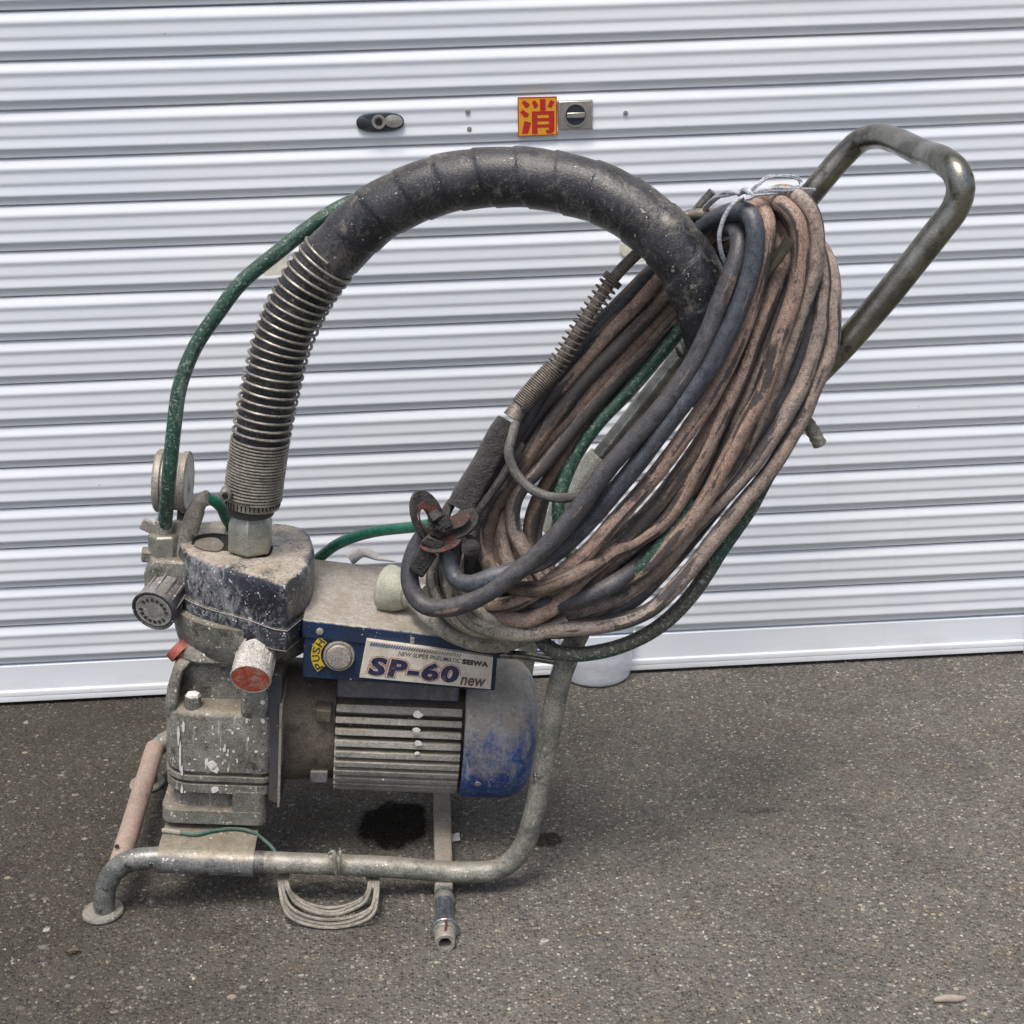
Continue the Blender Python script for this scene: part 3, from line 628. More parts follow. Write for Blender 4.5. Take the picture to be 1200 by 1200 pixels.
# --- pump block (cast), built as stacked rounded sections
yF = 0.045
def rrect(x0, x1, y0, y1, z, rl, rr, n=6):
    o = []
    for cx, cy, r, a0 in ((x0+rl, y0+rl, rl, math.pi), (x1-rr, y0+rr, rr, 1.5*math.pi), (x1-rr, y1-rr, rr, 0), (x0+rr, y1-rr, rr, .5*math.pi)):
        for k in range(n+1):
            a = a0 + .5*math.pi*k/n; o.append(Vector((cx+r*math.cos(a), cy+r*math.sin(a), z)))
    return o
def zf(v, u=250): return L(u, v, yF).z
xl, xr = L(190, 900, yF).x, L(316, 900, yF).x
Y1 = 0.25
lev = []
def band(v0, v1, ins=0.0, xl_=None, xr_=None, rl=0.04, y0=None):
    a = xl_ if xl_ is not None else xl; c = xr_ if xr_ is not None else xr; yy = (yF if y0 is None else y0)
    for i, vv in enumerate((v0, v1)):
        lev.append(rrect(a+ins, c-ins, yy+ins, Y1, zf(vv), rl, .010))
xlb, xrb = L(188, 950, yF).x, L(311, 950, yF).x
band(966, 951, 0, xlb, xrb, .02)
band(950.5, 931, .014, xlb, xrb, .02)
band(930, 920.5, 0.001)
band(920, 916.5, .007)
band(916, 910.5, 0.0)
band(910, 905.5, .007)
band(905, 842, 0.0)
for vv, q in ((839.5, .0015), (837, .004), (835.3, .008), (834.6, .014)): lev.append(rrect(xl+q, xr-q*.6, yF+q, Y1, zf(vv), .04, .012))
b = MB(); b.loft(lev); pb = b.build('pump_block', M['cast'], MC, bevel=0.0015, smooth=35)
x0, x1 = L(272, 945, yF).x, xrb
b = MB(); b.loft([rrect(x0, x1-.001, yF+.0006, yF+.08, zf(v, 300), .003, .008) for v in (956, 929)]); b.build('base_block', M['cast'], pb, bevel=.001)
# upper part of the block: pocket wall set back, brow above it, leaning in on the left
lev = []
for v, ul, ur, yy in ((846, 192, 316, yF+.042), (797, 199, 317, yF+.044), (793, 200, 317, yF+.034), (787, 202, 318, yF+.026), (778, 205, 319, yF+.030), (766, 210, 320, yF+.046), (750, 218, 324, yF+.075)):
    lev.append(rrect(L(ul, v, yF+.03).x, L(ur, v, yF+.03).x, yy, Y1, zf(v), .045, .012, 8))
b = MB(); b.loft(lev); b.build('pump_shoulder', M['cast'], MC, bevel=.002, smooth=60)
lev = []
for v, ul, ur, yy in ((848, 190, 207, yF+.014), (835, 190.5, 206, yF+.010), (815, 193, 207, yF+.014), (798, 198, 212, yF+.024), (788, 203, 222, yF+.034)):
    lev.append(rrect(L(ul, v, yF).x, L(ur, v, yF).x, yy, yF+.09, zf(v), .011, .005, 5))
b = MB(); b.loft(lev); b.build('pocket_rim', M['cast'], pb, bevel=.002, smooth=60)
b = MB(); x0, x1 = L(281, 830, yF).x, L(316, 830, yF).x
b.loft([rrect(x0, x1, yF+.001, yF+.07, zf(v, 300), .008, .012) for v in (845, 818)] + [rrect(x0+.002, x1-.004, yF+.006, yF+.07, zf(806, 300), .012, .014)]); b.build('pocket_pillar', M['cast'], pb, bevel=.001)
b = MB(); c = L(226, 834, yF+.018); b.lathe(c, (0, 0, 1), [(0, .0125), (.026, .0115), (.0265, .0095)], 20); bo = b.build('stud', M['cast'], MC)
b = MB(); t = c+Vector((0, 0, .0262)); b.lathe(t, (0, 0, 1), [(0, .0105), (.003, .0095), (.0042, .004)], 6, start=.4); b.build('bolt_head', M['splash'], bo)
# --- rim dish under the head
cx, cy = L(282, 742, .06).x, 0.165
ztop = zf(742, 290)
b = MB(); b.lathe((cx, cy, zf(792, 290)-.01), (0, 0, 1), [(0, .070), (.012, .094), (.024, .104), (.050, .110), (.075, .110)], 40); b.build('head_rim', M['cast'], MC)
# --- black head cover
ZT = 0.523
outl = [(336, 685), (322, 683), (290, 672), (250, 661), (228, 653), (216, 645), (209, 634), (210, 624), (220, 616), (240, 610), (270, 609), (310, 611), (342, 614), (358, 620), (366, 632), (367, 645), (360, 664)]
top = [Lz(u, v, ZT) for u, v in outl]
cen = sum(top, Vector())/len(top)
def ringat(z, grow=0.0, base=top):
    o = []
    for p in base:
        d = Vector((p.x-cen.x, p.y-cen.y, 0)); d = d*(1+grow/max(d.length, 1e-6)); o.append(Vector((cen.x+d.x, cen.y+d.y, z)))
    return o
yfc = top[0].y
zc0 = L(336, 737, yfc).z; zc1 = L(336, 762, yfc).z
tops = spline(top + [top[0]], .006)[:-1]
ringt = lambda z, g: ringat(z, g, tops)
b = MB(); b.loft([ringt(zc0, .003), ringt(ZT-.012, .0015), ringt(ZT-.004, -.001), ringt(ZT-.0008, -.005), ringt(ZT, -.010)]); hc = b.build('head_cover', M['black'], MC, smooth=45)
b = MB(); b.loft([ringt(zc1, .002), ringt(zc1+.002, .0055), ringt(zc0-.003, .0065), ringt(zc0+.001, .0035)]); b.build('cover_skirt', M['black'], hc, smooth=45)
b = MB(); b.tube(ringt(zc0-.0008, .0062), .0009, 6, raw=True, closed=True); b.build('worn_edge', M['gauge'], hc)
b = MB(); b.tube(ringt(zc1+.0006, .0046), .0008, 6, raw=True, closed=True); b.build('worn_edge', M['gauge'], hc)
# kidney slot in the cover with the plug below it
def slot(uvs, name, mat, z, par):
    b = MB(); pts = spline([Lz(u, v, z) for u, v in uvs] + [Lz(*uvs[0], z)], .004)[:-1]; b.slab(pts, (0, 0, -.0015)); return b.build(name, mat, par, smooth=0)
slot([(224, 637), (228, 629), (240, 625.5), (256, 625), (270, 628), (273, 637), (300, 652), (312, 652), (319, 645), (319, 639), (313, 641), (300, 648), (280, 649), (268, 645), (246, 644)], 'cover_slot', M['void'], ZT+.0012, hc)
slot([(227, 639), (231, 633), (242, 630), (252, 630), (260, 635), (262, 640), (256, 645), (240, 644)], 'plug', M['cast'], ZT+.0026, hc)
# --- suction hose arch, its spring, clamp and fitting
hy = 0.178
hexc = Lz(293, 646, ZT)
hy = hexc.y
arch = [hexc + Vector((0, 0, .02))] + P((297, 578, hy), (301, 545, hy), (306, 510, hy), (317, 455, hy), (331, 400, hy), (356, 345, hy-.005), (390, 298, hy-.01), (434, 256, hy-.02), (487, 227, hy-.03), (548, 211, hy-.045), (606, 207, hy-.06), (680, 219, hy-.085), (740, 247, hy-.115), (785, 285, hy-.14), (812, 322, hy-.15), (828, 362, hy-.15), (836, 400, hy-.148), (838, 435, hy-.14), (834, 470, hy-.13))
ap = spline(arch, .003)
cum = [0]
for i in range(1, len(ap)): cum.append(cum[-1] + (ap[i]-ap[i-1]).length)
i0 = next(i for i, p in enumerate(ap) if p.z > L(297, 592, hy).z)
body = ap[i0:]
def lap(d, a):
    k = (d/0.050 - a/(2*math.pi)) % 1.0
    return 0.0019*(1-k) + 0.0008*math.sin(d*23+a) + 0.0005*math.sin(d*61+3*a)
b = MB(); b.tube(body, lambda t: .0355 + .002*min(1, max(0, (t-.25)/.1)) - .004*max(0, (t-.9)/.1), 40, raw=True, rfun=lap); ho = b.build('suction_hose', M['arch'], MC, smooth=30)
def helix(center, i_a, i_b, turns, rad, per=22, ph=0.0):
    seg = center[i_a:i_b+1]; T, N, B = frames(seg); out = []; n = int(turns*per)
    ref = Vector((0, -1, 0))
    for k in range(n+1):
        f = k/n*(len(seg)-1); i = min(int(f), len(seg)-2); t = f-i
        p = seg[i].lerp(seg[i+1], t); n1 = (ref - T[i]*ref.dot(T[i])).normalized(); b1 = T[i].cross(n1)
        a = 2*math.pi*k/per + ph; out.append(p + (n1*math.cos(a) + b1*math.sin(a))*rad)
    return out
def idx(u, v, y, path):
    q = L(u, v, y); return min(range(len(path)), key=lambda i: (path[i]-q).length)
ia, ib, ic = idx(298, 583, hy, ap), idx(305, 516, hy, ap), idx(388, 300, hy-.01, ap)
b = MB(); b.tube(helix(ap, ia, ib, 19, .0398), .0019, 7, raw=True); b.tube(helix(ap, ib, ic, 23, .0400), .0021, 7, raw=True); b.build('spring_guard', M['spring'], ho)
cl = ap[idx(296, 587, hy, ap)]; ct = (ap[idx(296, 580, hy, ap)] - cl).normalized()
b = MB(); b.lathe(cl - ct*.006, ct, [(0, .036), (0, .0385), (.013, .0385), (.013, .036)], 40); hcl = b.build('hose_clamp', M['spring'], ho)
b = MB()
for k in range(40):
    a = 2*math.pi*k/40; d = Vector((math.cos(a), math.sin(a), 0)); b.box(cl + ct*.0005 + d*.0384, (.0018, .0018, .008), (Vector((-d.y, d.x, 0)), d, Vector((0, 0, 1))))
b.build('clamp_slots', M['void'], hcl)
b = MB(); q = L(265, 578, hy-.03); b.lathe(q+Vector((0, .012, 0)), (0, -1, 0), [(0, .0085), (.022, .0085), (.024, .007)], 14); b.build('clamp_screw', M['spring'], hcl)
b = MB(); b.lathe(q+Vector((0, .012, 0)), (0, -1, 0), [(.0238, .0045), (.0252, .004)], 14); b.build('screw_recess', M['void'], hcl)
b = MB(); b.lathe(L(294, 601, hy), (0, 0, 1), [(0, .0325), (.006, .0335), (.016, .034)], 30); b.build('hose_end', M['rubber'], ho)
b = MB(); zb = hexc.z+.002; zt_ = L(293, 606, hy).z
b.lathe(Vector((hexc.x, hexc.y, zb)), (0, 0, 1), [(0, .030), (.004, .0335), (zt_-zb-.006, .0335), (zt_-zb, .029), (zt_-zb+.008, .028)], 6, start=.5); b.build('hex_fitting', M['hex'], MC, bevel=.0012)
# --- pressure side: valve body, gauge, knobs
vb = 0.16
b = MB(); b.loft([rrect(L(172, 690, vb).x, L(216, 690, vb).x+.02, vb-.035, vb+.05, z, .018, .012) for z in (L(195, 712, vb).z, L(195, 665, vb).z)] + [rrect(L(178, 650, vb).x, L(216, 650, vb).x+.02, vb-.03, vb+.045, L(195, 648, vb).z, .02, .014)]); vbo = b.build('valve_body', M['cast'], MC, bevel=.004, smooth=50)
b = MB(); c = L(192, 652, vb); b.lathe(c, (0, 0, 1), [(0, .0225), (.034, .0225), (.037, .019)], 6, start=.25); b.build('hex_nut', M['hex'], MC, bevel=.001)
b = MB(); b.lathe(L(196, 662, vb), (0, 0, 1), [(0, .018), (.02, .018)], 20); b.lathe(L(211, 650, vb+.02), (0, 0, 1), [(0, .014), (.03, .014), (.04, .010)], 16); b.build('valve_neck', M['castdark'], MC)
b = MB(); c = L(171, 650, vb); b.lathe(c+Vector((.012, 0, 0)), (-1, -.15, .1), [(0, .0125), (.016, .0125), (.018, .010)], 6); b.build('side_plug', M['cast'], MC, bevel=.001)
b = MB(); c = L(192, 622, vb); b.box(c+Vector((-.016, -.002, .004)), (.034, .006, .018), (Vector((.9, 0, -.42)), Vector((0, 1, 0)), Vector((.42, 0, .9)))); b.lathe(c+Vector((0, 0, -.012)), (0, 0, 1), [(0, .0125), (.03, .0125)], 16); b.build('wing_nut', M['gauge'], MC, bevel=.002)
# black dial knob pointing at the viewer
kf = L(179.5, 716.5, .085); kb = L(203, 684, .15); kd = (kf-kb).normalized(); kl = (kf-kb).length
prof = [(0, .026), (kl*.25, .0275), (kl*.86, .0300), (kl*.88, .0325), (kl*.99, .0325), (kl, .0305), (kl-.002, .0285), (kl-.0025, .0270)]
b = MB(); b.lathe(kb, kd, prof, 36); kn = b.build('dial_knob', M['knobblack'], MC, smooth=30)
b = MB(); t1 = Vector((0, 0, 1)); a1 = (t1-kd*t1.dot(kd)).normalized(); a2 = kd.cross(a1)
for k in range(12):
    a = 2*math.pi*k/12; d = a1*math.cos(a)+a2*math.sin(a); b.box(kb+kd*(kl*.55)+d*.0288, (.0042, kl*.55, .0035), (kd.cross(d), kd, d))
b.build('grip_ridge', M['knobblack'], kn, bevel=.0008)
b = MB(); b.lathe(kb+kd*(kl-.0020), kd, [(0, .0272), (.0012, .0265), (.0013, .0245), (.0008, .0240)], 36); b.lathe(kb+kd*(kl-.0020), kd, [(0, .0242), (.0007, .024)], 36); b.build('dial_face', M['knobface'], kn)
b = MB()
for k in range(16):
    if k in (3, 11): continue
    a = 2*math.pi*k/16; d = a1*math.cos(a)+a2*math.sin(a); b.box(kb+kd*(kl-.0010)+d*.0190, (.0042, .0014, .005), (kd.cross(d), kd, d))
b.build('dial_marks', M['ink_black'], kn, smooth=0)
# gauge lying on its side
gl = L(184, 563, .215); gd = Vector((1, -.03, 0)).normalized(); glen = L(222, 566, .215).x - gl.x
b = MB(); b.lathe(gl, gd, [(0, .030), (.0, .0440), (.003, .0465), (.010, .0465), (.012, .0425), (.020, .0420), (glen-.010, .0420), (glen-.008, .0455), (glen-.001, .0460), (glen, .0430), (glen-.001, .0420)], 44); ga = b.build('pressure_gauge', M['gauge'], MC, smooth=30)
b = MB(); b.lathe(gl+gd*(glen-.0015), gd, [(0, .0418), (.001, .0410)], 40); gf = b.build('gauge_face', M['gface'], ga)
b = MB(); tt = Vector((0, 0, 1)); ga1 = (tt-gd*tt.dot(gd)).normalized(); ga2 = gd.cross(ga1); cc = gl+gd*(glen-.0002)
ctr = cc - ga1*.010
b.slab([ctr+ga1*.012, ctr-ga1*.006+ga2*.006, ctr-ga1*.002, ctr-ga1*.006-ga2*.006], -gd*.0004); b.build('gauge_mark', M['ink_black'], ga, smooth=0)
b = MB(); b.tube(P((217, 596, .215), (216, 618, .20)), .0115, 16, .01); b.build('gauge_stem', M['rubber'], MC)
b = MB(); b.tube(P((216, 612, .18), (213, 632, .175), (208, 655, .165)), .017, 14, .01); b.tube(P((222, 622, .18), (229, 600, .18), (236, 586, .178), (244, 583, .175)), lambda t: .0135 if t < .6 else .0115, 14, .006); b.build('elbow_fitting', M['gauge'], MC, smooth=50)
# red filler plug and the white knob with its red cap
c = L(209, 760, .10); b = MB(); b.lathe(c + Vector((.012, -.006, -.012)), (-.74, .30, .60), [(0, .009), (.010, .009), (.010, .0175), (.022, .0175), (.0235, .0155)], 28); b.build('filler_plug', M['red'], MC)
kf = L(293.5, 796, .005); kb = L(302, 762, .055); kd = (kf-kb).normalized(); kl = (kf-kb).length
b = MB(); b.lathe(kb-kd*.01, kd, [(0, .022), (.012, .0255), (.02, .0270), (kl*.9+.01, .0285), (kl+.008, .0290), (kl+.0105, .0275), (kl+.0085, .0255)], 36); kn = b.build('relief_knob', M['knobwhite'], MC, smooth=30)
b = MB(); t1 = Vector((0, 0, 1)); a1 = (t1-kd*t1.dot(kd)).normalized(); a2 = kd.cross(a1)
for k in range(10):
    a = 2*math.pi*k/10+.2; d = a1*math.cos(a)+a2*math.sin(a); b.box(kb+kd*(kl*.48)+d*.0268, (.0060, kl*.6, .003), (kd.cross(d), kd, d))
b.build('grip_ridge', M['knobwhite'], kn, bevel=.0008)
b = MB(); b.lathe(kb+kd*(kl-.0010), kd, [(0, .0262), (.0012, .0258), (.0018, .020)], 36); b.build('red_cap', M['redcap'], kn)
b = MB(); q = L(301, 757, .047); b.lathe(q+Vector((0, .02, 0)), (.0, -1, .1), [(0, .0165), (.024, .0165)], 24); b.build('knob_cutout_dark', M['void'], MC)  # black cylinder paints the shade of the cutout round the knob shaft
# --- flange plate, adapter housing, motor, fan cover
yc = 0.165
zc = L(580, 851, yc).z; xa, xb_, xc_, xd = L(327, 850, .09).x, L(391, 870, .075).x, L(541, 870, .075).x, L(622, 850, yc).x
b = MB(); b.hexa(P((314, 786, .05), (314, 938, .05), (329, 944, .05), (330, 792, .05)), [p+Vector((0, .2, 0)) for p in P((314, 786, .05), (314, 938, .05), (329, 944, .05), (330, 792, .05))]); b.build('flange_plate', M['flange'], MC, bevel=.002)
b = MB(); xe = L(327, 860, .05).x
b.hexa([(xe, .047, zc-.085), (xe+.004, .047, zc-.085), (xe+.004, .047, zc+.085), (xe, .047, zc+.085)], [(xe, .25, zc-.085), (xe+.004, .25, zc-.085), (xe+.004, .25, zc+.085), (xe, .25, zc+.085)]); b.build('flange_edge', M['bar'], MC, bevel=.001)
b = MB(); b.lathe((xa-.004, yc, zc), (1, 0, 0), [(0, .092), (.030, .092), (.034, .090), (xb_-xa+.004, .088)], 44); b.build('motor_flange', M['castdark'], MC, smooth=30)
b = MB(); q = L(379, 838, .075); b.box(q+Vector((0, .01, 0)), (.023, .03, .020)); b.build('lug', M['castdark'], MC, bevel=.002)
b = MB(); q = L(374, 908, .09); b.box(q+Vector((0, .01, 0)), (.026, .035, .020)); b.build('lug', M['bluedust'], MC, bevel=.002)
b = MB(); b.lathe((xb_-.004, yc, zc), (1, 0, 0), [(0, .080), (xc_-xb_+.012, .080)], 44); mt = b.build('motor_body', M['castdark'], MC, smooth=30)  # dark colour on the body paints in the shade between the fins
b = MB(); q0 = L(395, 800, .09); q1 = L(538, 815, .09); b.hexa([q0+Vector((0, 0, -.025)), q1+Vector((0, 0, -.012)), q1+Vector((0, 0, .03)), q0+Vector((0, 0, .03))], [p+Vector((0, .14, 0)) for p in (q0+Vector((0, 0, -.025)), q1+Vector((0, 0, -.012)), q1+Vector((0, 0, .03)), q0+Vector((0, 0, .03)))]); b.build('terminal_base', M['bluedust'], MC, bevel=.003)
RT = .104
for k in range(22):
    ph = R(38 - 9.6*k); d = Vector((0, -math.cos(ph), math.sin(ph))); tg = Vector((0, math.sin(ph), math.cos(ph)))
    b = MB(); rt = RT; b.box(Vector(((xb_+xc_)/2, yc, zc)) + d*((.078+rt)/2), (xc_-xb_-.003, rt-.078, .0098 if k else .012), (Vector((1, 0, 0)), d, tg)); b.build('fin', M['fin'], mt, bevel=.0012)
b = MB(); RF = .108
b.lathe((xc_+.003, yc, zc), (1, 0, 0), [(0, .100), (0, RF-.002), (.002, RF), (xd-xc_-.048, RF), (xd-xc_-.032, RF-.003), (xd-xc_-.020, RF-.009), (xd-xc_-.010, RF-.019), (xd-xc_-.003, RF-.033), (xd-xc_+.001, RF-.050), (xd-xc_+.005, .025)], 56); fc = b.build('fan_cover', M['blue_fan'], MC, smooth=30)
for uu, vv in ((552, 840), (560, 916)):
    q = L(uu, vv, .07); d = Vector((0, q.y-yc, q.z-zc)).normalized(); b = MB(); b.lathe(Vector((q.x, yc, zc))+d*(RF-.0005), d, [(0, .0055), (.0015, .0050), (.002, .002)], 16); b.build('screw', M['gauge'], fc)
# --- control box with lid, button and plates
yB = .052
F = P((357, 728, yB), (584, 755, yB-.004), (580, 810, yB-.004), (354, 794, yB))
btl = Lz(369, 657, F[0].z+.006); dv = btl - F[0]
Bk = [F[0]+dv, F[1]+dv, F[2]+Vector((dv.x, dv.y, 0)), F[3]+Vector((dv.x, dv.y, 0))]
b = MB(); b.hexa([F[3], F[2], F[1], F[0]], [Bk[3], Bk[2], Bk[1], Bk[0]]); cb = b.build('control_box', M['navy'], MC, bevel=.002)
up_ = Vector((0, 0, .004)); fw = Vector((0, -.0035, 0)); ol = Vector((-.003, 0, 0)); orr = Vector((.003, 0, 0))
l0 = F[0].lerp(F[3], .28); l1 = F[1].lerp(F[2], .30)
b = MB(); b.hexa([l0+fw+ol, l1+fw+orr, F[1]+fw+up_+orr, F[0]+fw+up_+ol], [l0+dv+ol, l1+dv+orr, Bk[1]+up_+orr, Bk[0]+up_+ol]); b.build('box_lid', M['navy'], cb, bevel=.003)
b = MB(); q = F[0].lerp(F[1], .08).lerp(l0.lerp(l1, .08), .45)+fw; b.lathe(q, (0, -1, 0), [(-.001, .0055), (.002, .005), (.003, .002)], 16); b.build('lid_screw', M['gauge'], cb)
b = MB(); q = F[0].lerp(F[1], .555).lerp(l0.lerp(l1, .555), .5)+fw; b.box(q+Vector((0, -.0006, 0)), (.006, .002, .017)); b.build('lid_clip', M['gauge'], cb, bevel=.0006)
bc = L(397.5, 767.5, yB-.001)
b = MB(); b.lathe(bc, (0, -1, .12), [(-.002, .0222), (.005, .0222), (.008, .0210), (.008, .0190), (.004, .0186)], 36); bt = b.build('push_button', M['gauge'], MC, smooth=30)
b = MB(); b.lathe(bc, (0, -1, .12), [(.002, .0182), (.010, .0180), (.0125, .0160), (.0135, .006)], 36); b.build('button_cap', M['gauge'], bt, smooth=30)
b = MB(); arc = []
def push_pt(a, r): return bc + Vector((r*math.cos(a), -.0028, r*math.sin(a)))
A0, A1 = R(134), R(222)
b.slab([push_pt(A0+(A1-A0)*k/16, .0395) for k in range(17)] + [push_pt(A1-(A1-A0)*k/16, .0258) for k in range(17)], (0, .002, 0)); pl = b.build('push_label', M['yellow'], MC, smooth=0)

def text_mesh(body, offset=0.0, shear=0.0, sp=1.0):
    cu = bpy.data.curves.new('t', 'FONT'); cu.body = body; cu.size = 1; cu.offset = offset; cu.shear = shear; cu.resolution_u = 3; cu.space_character = sp
    o = bpy.data.objects.new('t', cu); COL.objects.link(o)
    dg = bpy.context.evaluated_depsgraph_get(); me = o.evaluated_get(dg).to_mesh()
    vs_ = [v.co.copy() for v in me.vertices]; fs = [tuple(p.vertices) for p in me.polygons]
    o.evaluated_get(dg).to_mesh_clear(); bpy.data.objects.remove(o); bpy.data.curves.remove(cu)
    return vs_, fs
def put_text(b, body, fn, s0, s1, t0, t1, offset=0.0, shear=0.0, ref=None, sp=1.0):
    vs_, fs = text_mesh(body, offset, shear, sp)
    rv = text_mesh(body, 0.0, shear, sp)[0] if ref is None else ref
    x0, x1 = min(v.x for v in rv), max(v.x for v in rv); y0, y1 = min(v.y for v in rv), max(v.y for v in rv)
    base = len(b.v)
    for v in vs_: b.v.append(fn(s0+(s1-s0)*(v.x-x0)/(x1-x0), t1+(t0-t1)*(v.y-y0)/(y1-y0)))
    for f in fs: b.face([base+i for i in f])
b = MB()
for k, chh in enumerate('HSUP'):
    a = R(145 + 22*k); c = bc + Vector((0.0328*math.cos(a), -.0032, 0.0328*math.sin(a))); d = Vector((math.cos(a), 0, math.sin(a))); tg = Vector((d.z, 0, -d.x))
    put_text(b, chh, lambda s, t: c + tg*(s-.5)*.0095 - d*(t-.5)*.0105, 0, 1, 0, 1, .015)
b.build('lettering', M['ink_black'], pl, smooth=0, fix=False)
# label plate
pq = P((429.5, 750, yB-.012), (578, 770, yB-.014), (575, 808, yB-.014), (421, 794, yB-.012))
b = MB(); b.hexa([pq[3], pq[2], pq[1], pq[0]], [p+Vector((0, .011, 0)) for p in (pq[3], pq[2], pq[1], pq[0])]); lp = b.build('label_plate', M['plate'], MC, bevel=.0006)
def pp(lift): return lambda s, t: pq[0].lerp(pq[1], s).lerp(pq[3].lerp(pq[2], s), t) + Vector((0, -lift, 0))
b = MB()
b.cur = 0; put_text(b, 'SP-60', pp(.0004), .07, .735, .43, .87, .100, .08, sp=1.16)
b.cur = 1; put_text(b, 'SP-60', pp(.0007), .07, .735, .43, .87, .074, .08, sp=1.16)
b.cur = 2; put_text(b, 'SP-60', pp(.0010), .07, .735, .43, .87, .052, .08, sp=1.16)
b.cur = 0; put_text(b, 'new', pp(.0004), .765, .955, .70, .93, .035, .2)
b.cur = 1; put_text(b, 'new', pp(.0007), .765, .955, .70, .93, .02, .2)
b.cur = 3; put_text(b, 'new', pp(.0010), .765, .955, .70, .93, .008, .2)
b.cur = 3; put_text(b, 'NEW SUPER PNEUMATIC', pp(.0005), .26, .75, .18, .30, .004, .25)
b.cur = 3; put_text(b, 'SEIWA', pp(.0006), .765, .96, .18, .31, .075, .0, sp=1.12)
for k in range(36):
    s = .03 + .72*k/36; wd = .013*(1-.55*k/36); b.cur = 4 if k < 15 else 3
    f = pp(.0005); b.poly([f(s+.012, .04), f(s+.012+wd, .04), f(s+wd, .13), f(s, .13)])
b.build('lettering', [M['ink_red'], M['ink_white'], M['ink_navy'], M['ink_black'], M['ink_blue']], lp, smooth=0, fix=False)
# cable gland and the plaster-caked power cable
gq = L(455, 689, .125)
b = MB(); gdir = (L(486, 697, gq.y-.02) - gq).normalized()
b.lathe(gq, gdir, [(-.006, .0325), (-.003, .0345), (.003, .0348), (.006, .0335), (.014, .0325), (.024, .0285), (.032, .0235), (.034, .0195), (.037, .0205), (.040, .0185), (.043, .0205), (.046, .0185), (.049, .0200), (.052, .0180), (.058, .0175)], 28); b.build('cable_gland', M['gland'], MC, smooth=25)
b = MB(); b.tube([gq+gdir*.045] + P((488, 706, gq.y-.05), (504, 724, .04), (527, 742, .025), (556, 753, .020), (585, 755, .030), (607, 750, .06), (625, 742, .12)), .0118, 16, .006, wob=.02); b.build('power_cable', M['whitecable'], MC)
b = MB(); c = Lz(425, 656, F[0].z); b.tube([c+Vector((-.02, 0, 0)), c+Vector((.0, .003, .012)), c+Vector((.025, 0, .004)), c+Vector((.05, -.004, .002))], lambda t: .009*(1-.8*t), 10, .004, wob=.15); b.build('plaster_lump', M['splash'], cb)
# bracket rod from box to front pipe
b = MB(); b.tube(P((578, 767, yB+.004), (612, 769, .035), (650, 775, .012)), .0052, 12, .01); b.tube(P((595, 766, .05), (650, 772, .03)), .006, 10, .01); b.build('bracket_rod', M['handle'], MC)
# hook rods on the handle that carry the hoses
b = MB(); b.tube([L(926, 281, -.075), L(905, 310, -.06), L(880, 345, -.03), L(868, 380, .0), L(900, 470, .0)], .0072, 14, .006); b.build('hook', M['handle'], MC)
b = MB(); b.tube([L(836, 225, .07), L(818, 246, .075), L(795, 280, .09), L(770, 330, .14), L(800, 418, yb)], .0072, 14, .006); b.build('hook', M['handle'], MC)
# green air tubes of the sprayer
b = MB(); b.tube([L(192, 622, vb), L(194, 605, vb-.006), L(198, 560, vb-.022), L(204, 500, vb-.022), L(211, 452, vb-.012), L(229, 406, vb), L(256, 366, vb+.005), L(282, 332, vb+.01), L(325, 296, vb+.015), L(362, 267, vb+.02), L(392, 247, vb+.02), L(425, 232, vb+.02), L(470, 222, vb+.02), L(560, 215, vb-.02)], .0105, 16, .006); b.build('air_tube', M['greenhose'], MC)
b = MB(); b.tube([L(243, 584, .176), L(251, 587, .18), L(259, 594, .19), L(268, 612, .22), L(300, 640, .30), L(345, 668, .31), L(369, 657, .28), L(395, 638, .25), L(430, 625, .22), L(480, 618, .18), L(540, 614, .14), L(600, 640, .10)], .0085, 14, .006); b.build('air_tube', M['greentube'], MC)
# earth wire along the saddle
zs = lambda u: railz(u).z + .0245
ew = [Lz(u, v, zs(u)) for u, v in ((190, 973), (200, 974), (212, 976), (228, 978), (250, 973.5), (275, 971), (296, 975))] + P((310, 985, .035), (321, 996, .016), (326, 1006, .012))
b = MB(); b.tube(ew, .0026, 8, .004); b.build('earth_wire', M['earth'], MC)
b = MB(); b.tube(ew[:3], .0036, 8, .004); b.build('wire_lug', M['gauge'], MC)
# white plaster splashes on flat faces
def splat(name, cs, y, par, n=9, tall=1.0):
    for (u, v, ru, rv) in cs:
        pts = []; b = MB()
        for k in range(n):
            a = 2*math.pi*k/n; j = random.uniform(.7, 1.2); pts.append(L(u+ru*math.cos(a)*j, v+rv*math.sin(a)*j*tall, y))
        b.slab(pts[::-1], (0, .0015, 0)); b.build(name, M['splash'], par, smooth=0)
splat('plaster_splash', [(209, 862, 1.6, 12), (211, 885, 1.4, 20), (213, 903, 1.5, 7), (215, 853, 1.6, 7), (249, 896, 5, 6), (253, 902, 5, 4), (242, 893, 2, 5), (308, 845, 2.5, 3), (308, 823, 3, 2.5), (289, 845, 1.5, 3)], yF-.0006, MC)
splat('plaster_splash', [(449, 914, 1, 1), (252, 926, 4, 4), (213, 925, 1.5, 5)], yF-.0002, MC)
splat('plaster_splash', [(490, 838, 5.5, 4.2), (488, 856, 4.5, 3), (490, 871, 5, 3.2), (489, 883, 3, 2)], .0585, MC)

rs2 = random.Random(11)
splat('plaster_splash', [(rs2.uniform(222, 311), rs2.uniform(848, 903), rs2.choice((.9, 1.1, 1.4, 2.0)), rs2.choice((.9, 1.2, 1.8, 2.6))) for k in range(26)], yF-.0006, MC, 7)
splat('plaster_splash', [(rs2.uniform(200, 308), rs2.uniform(923, 929), 1.1, 1.0) for k in range(5)], yF-.0002, MC, 6)
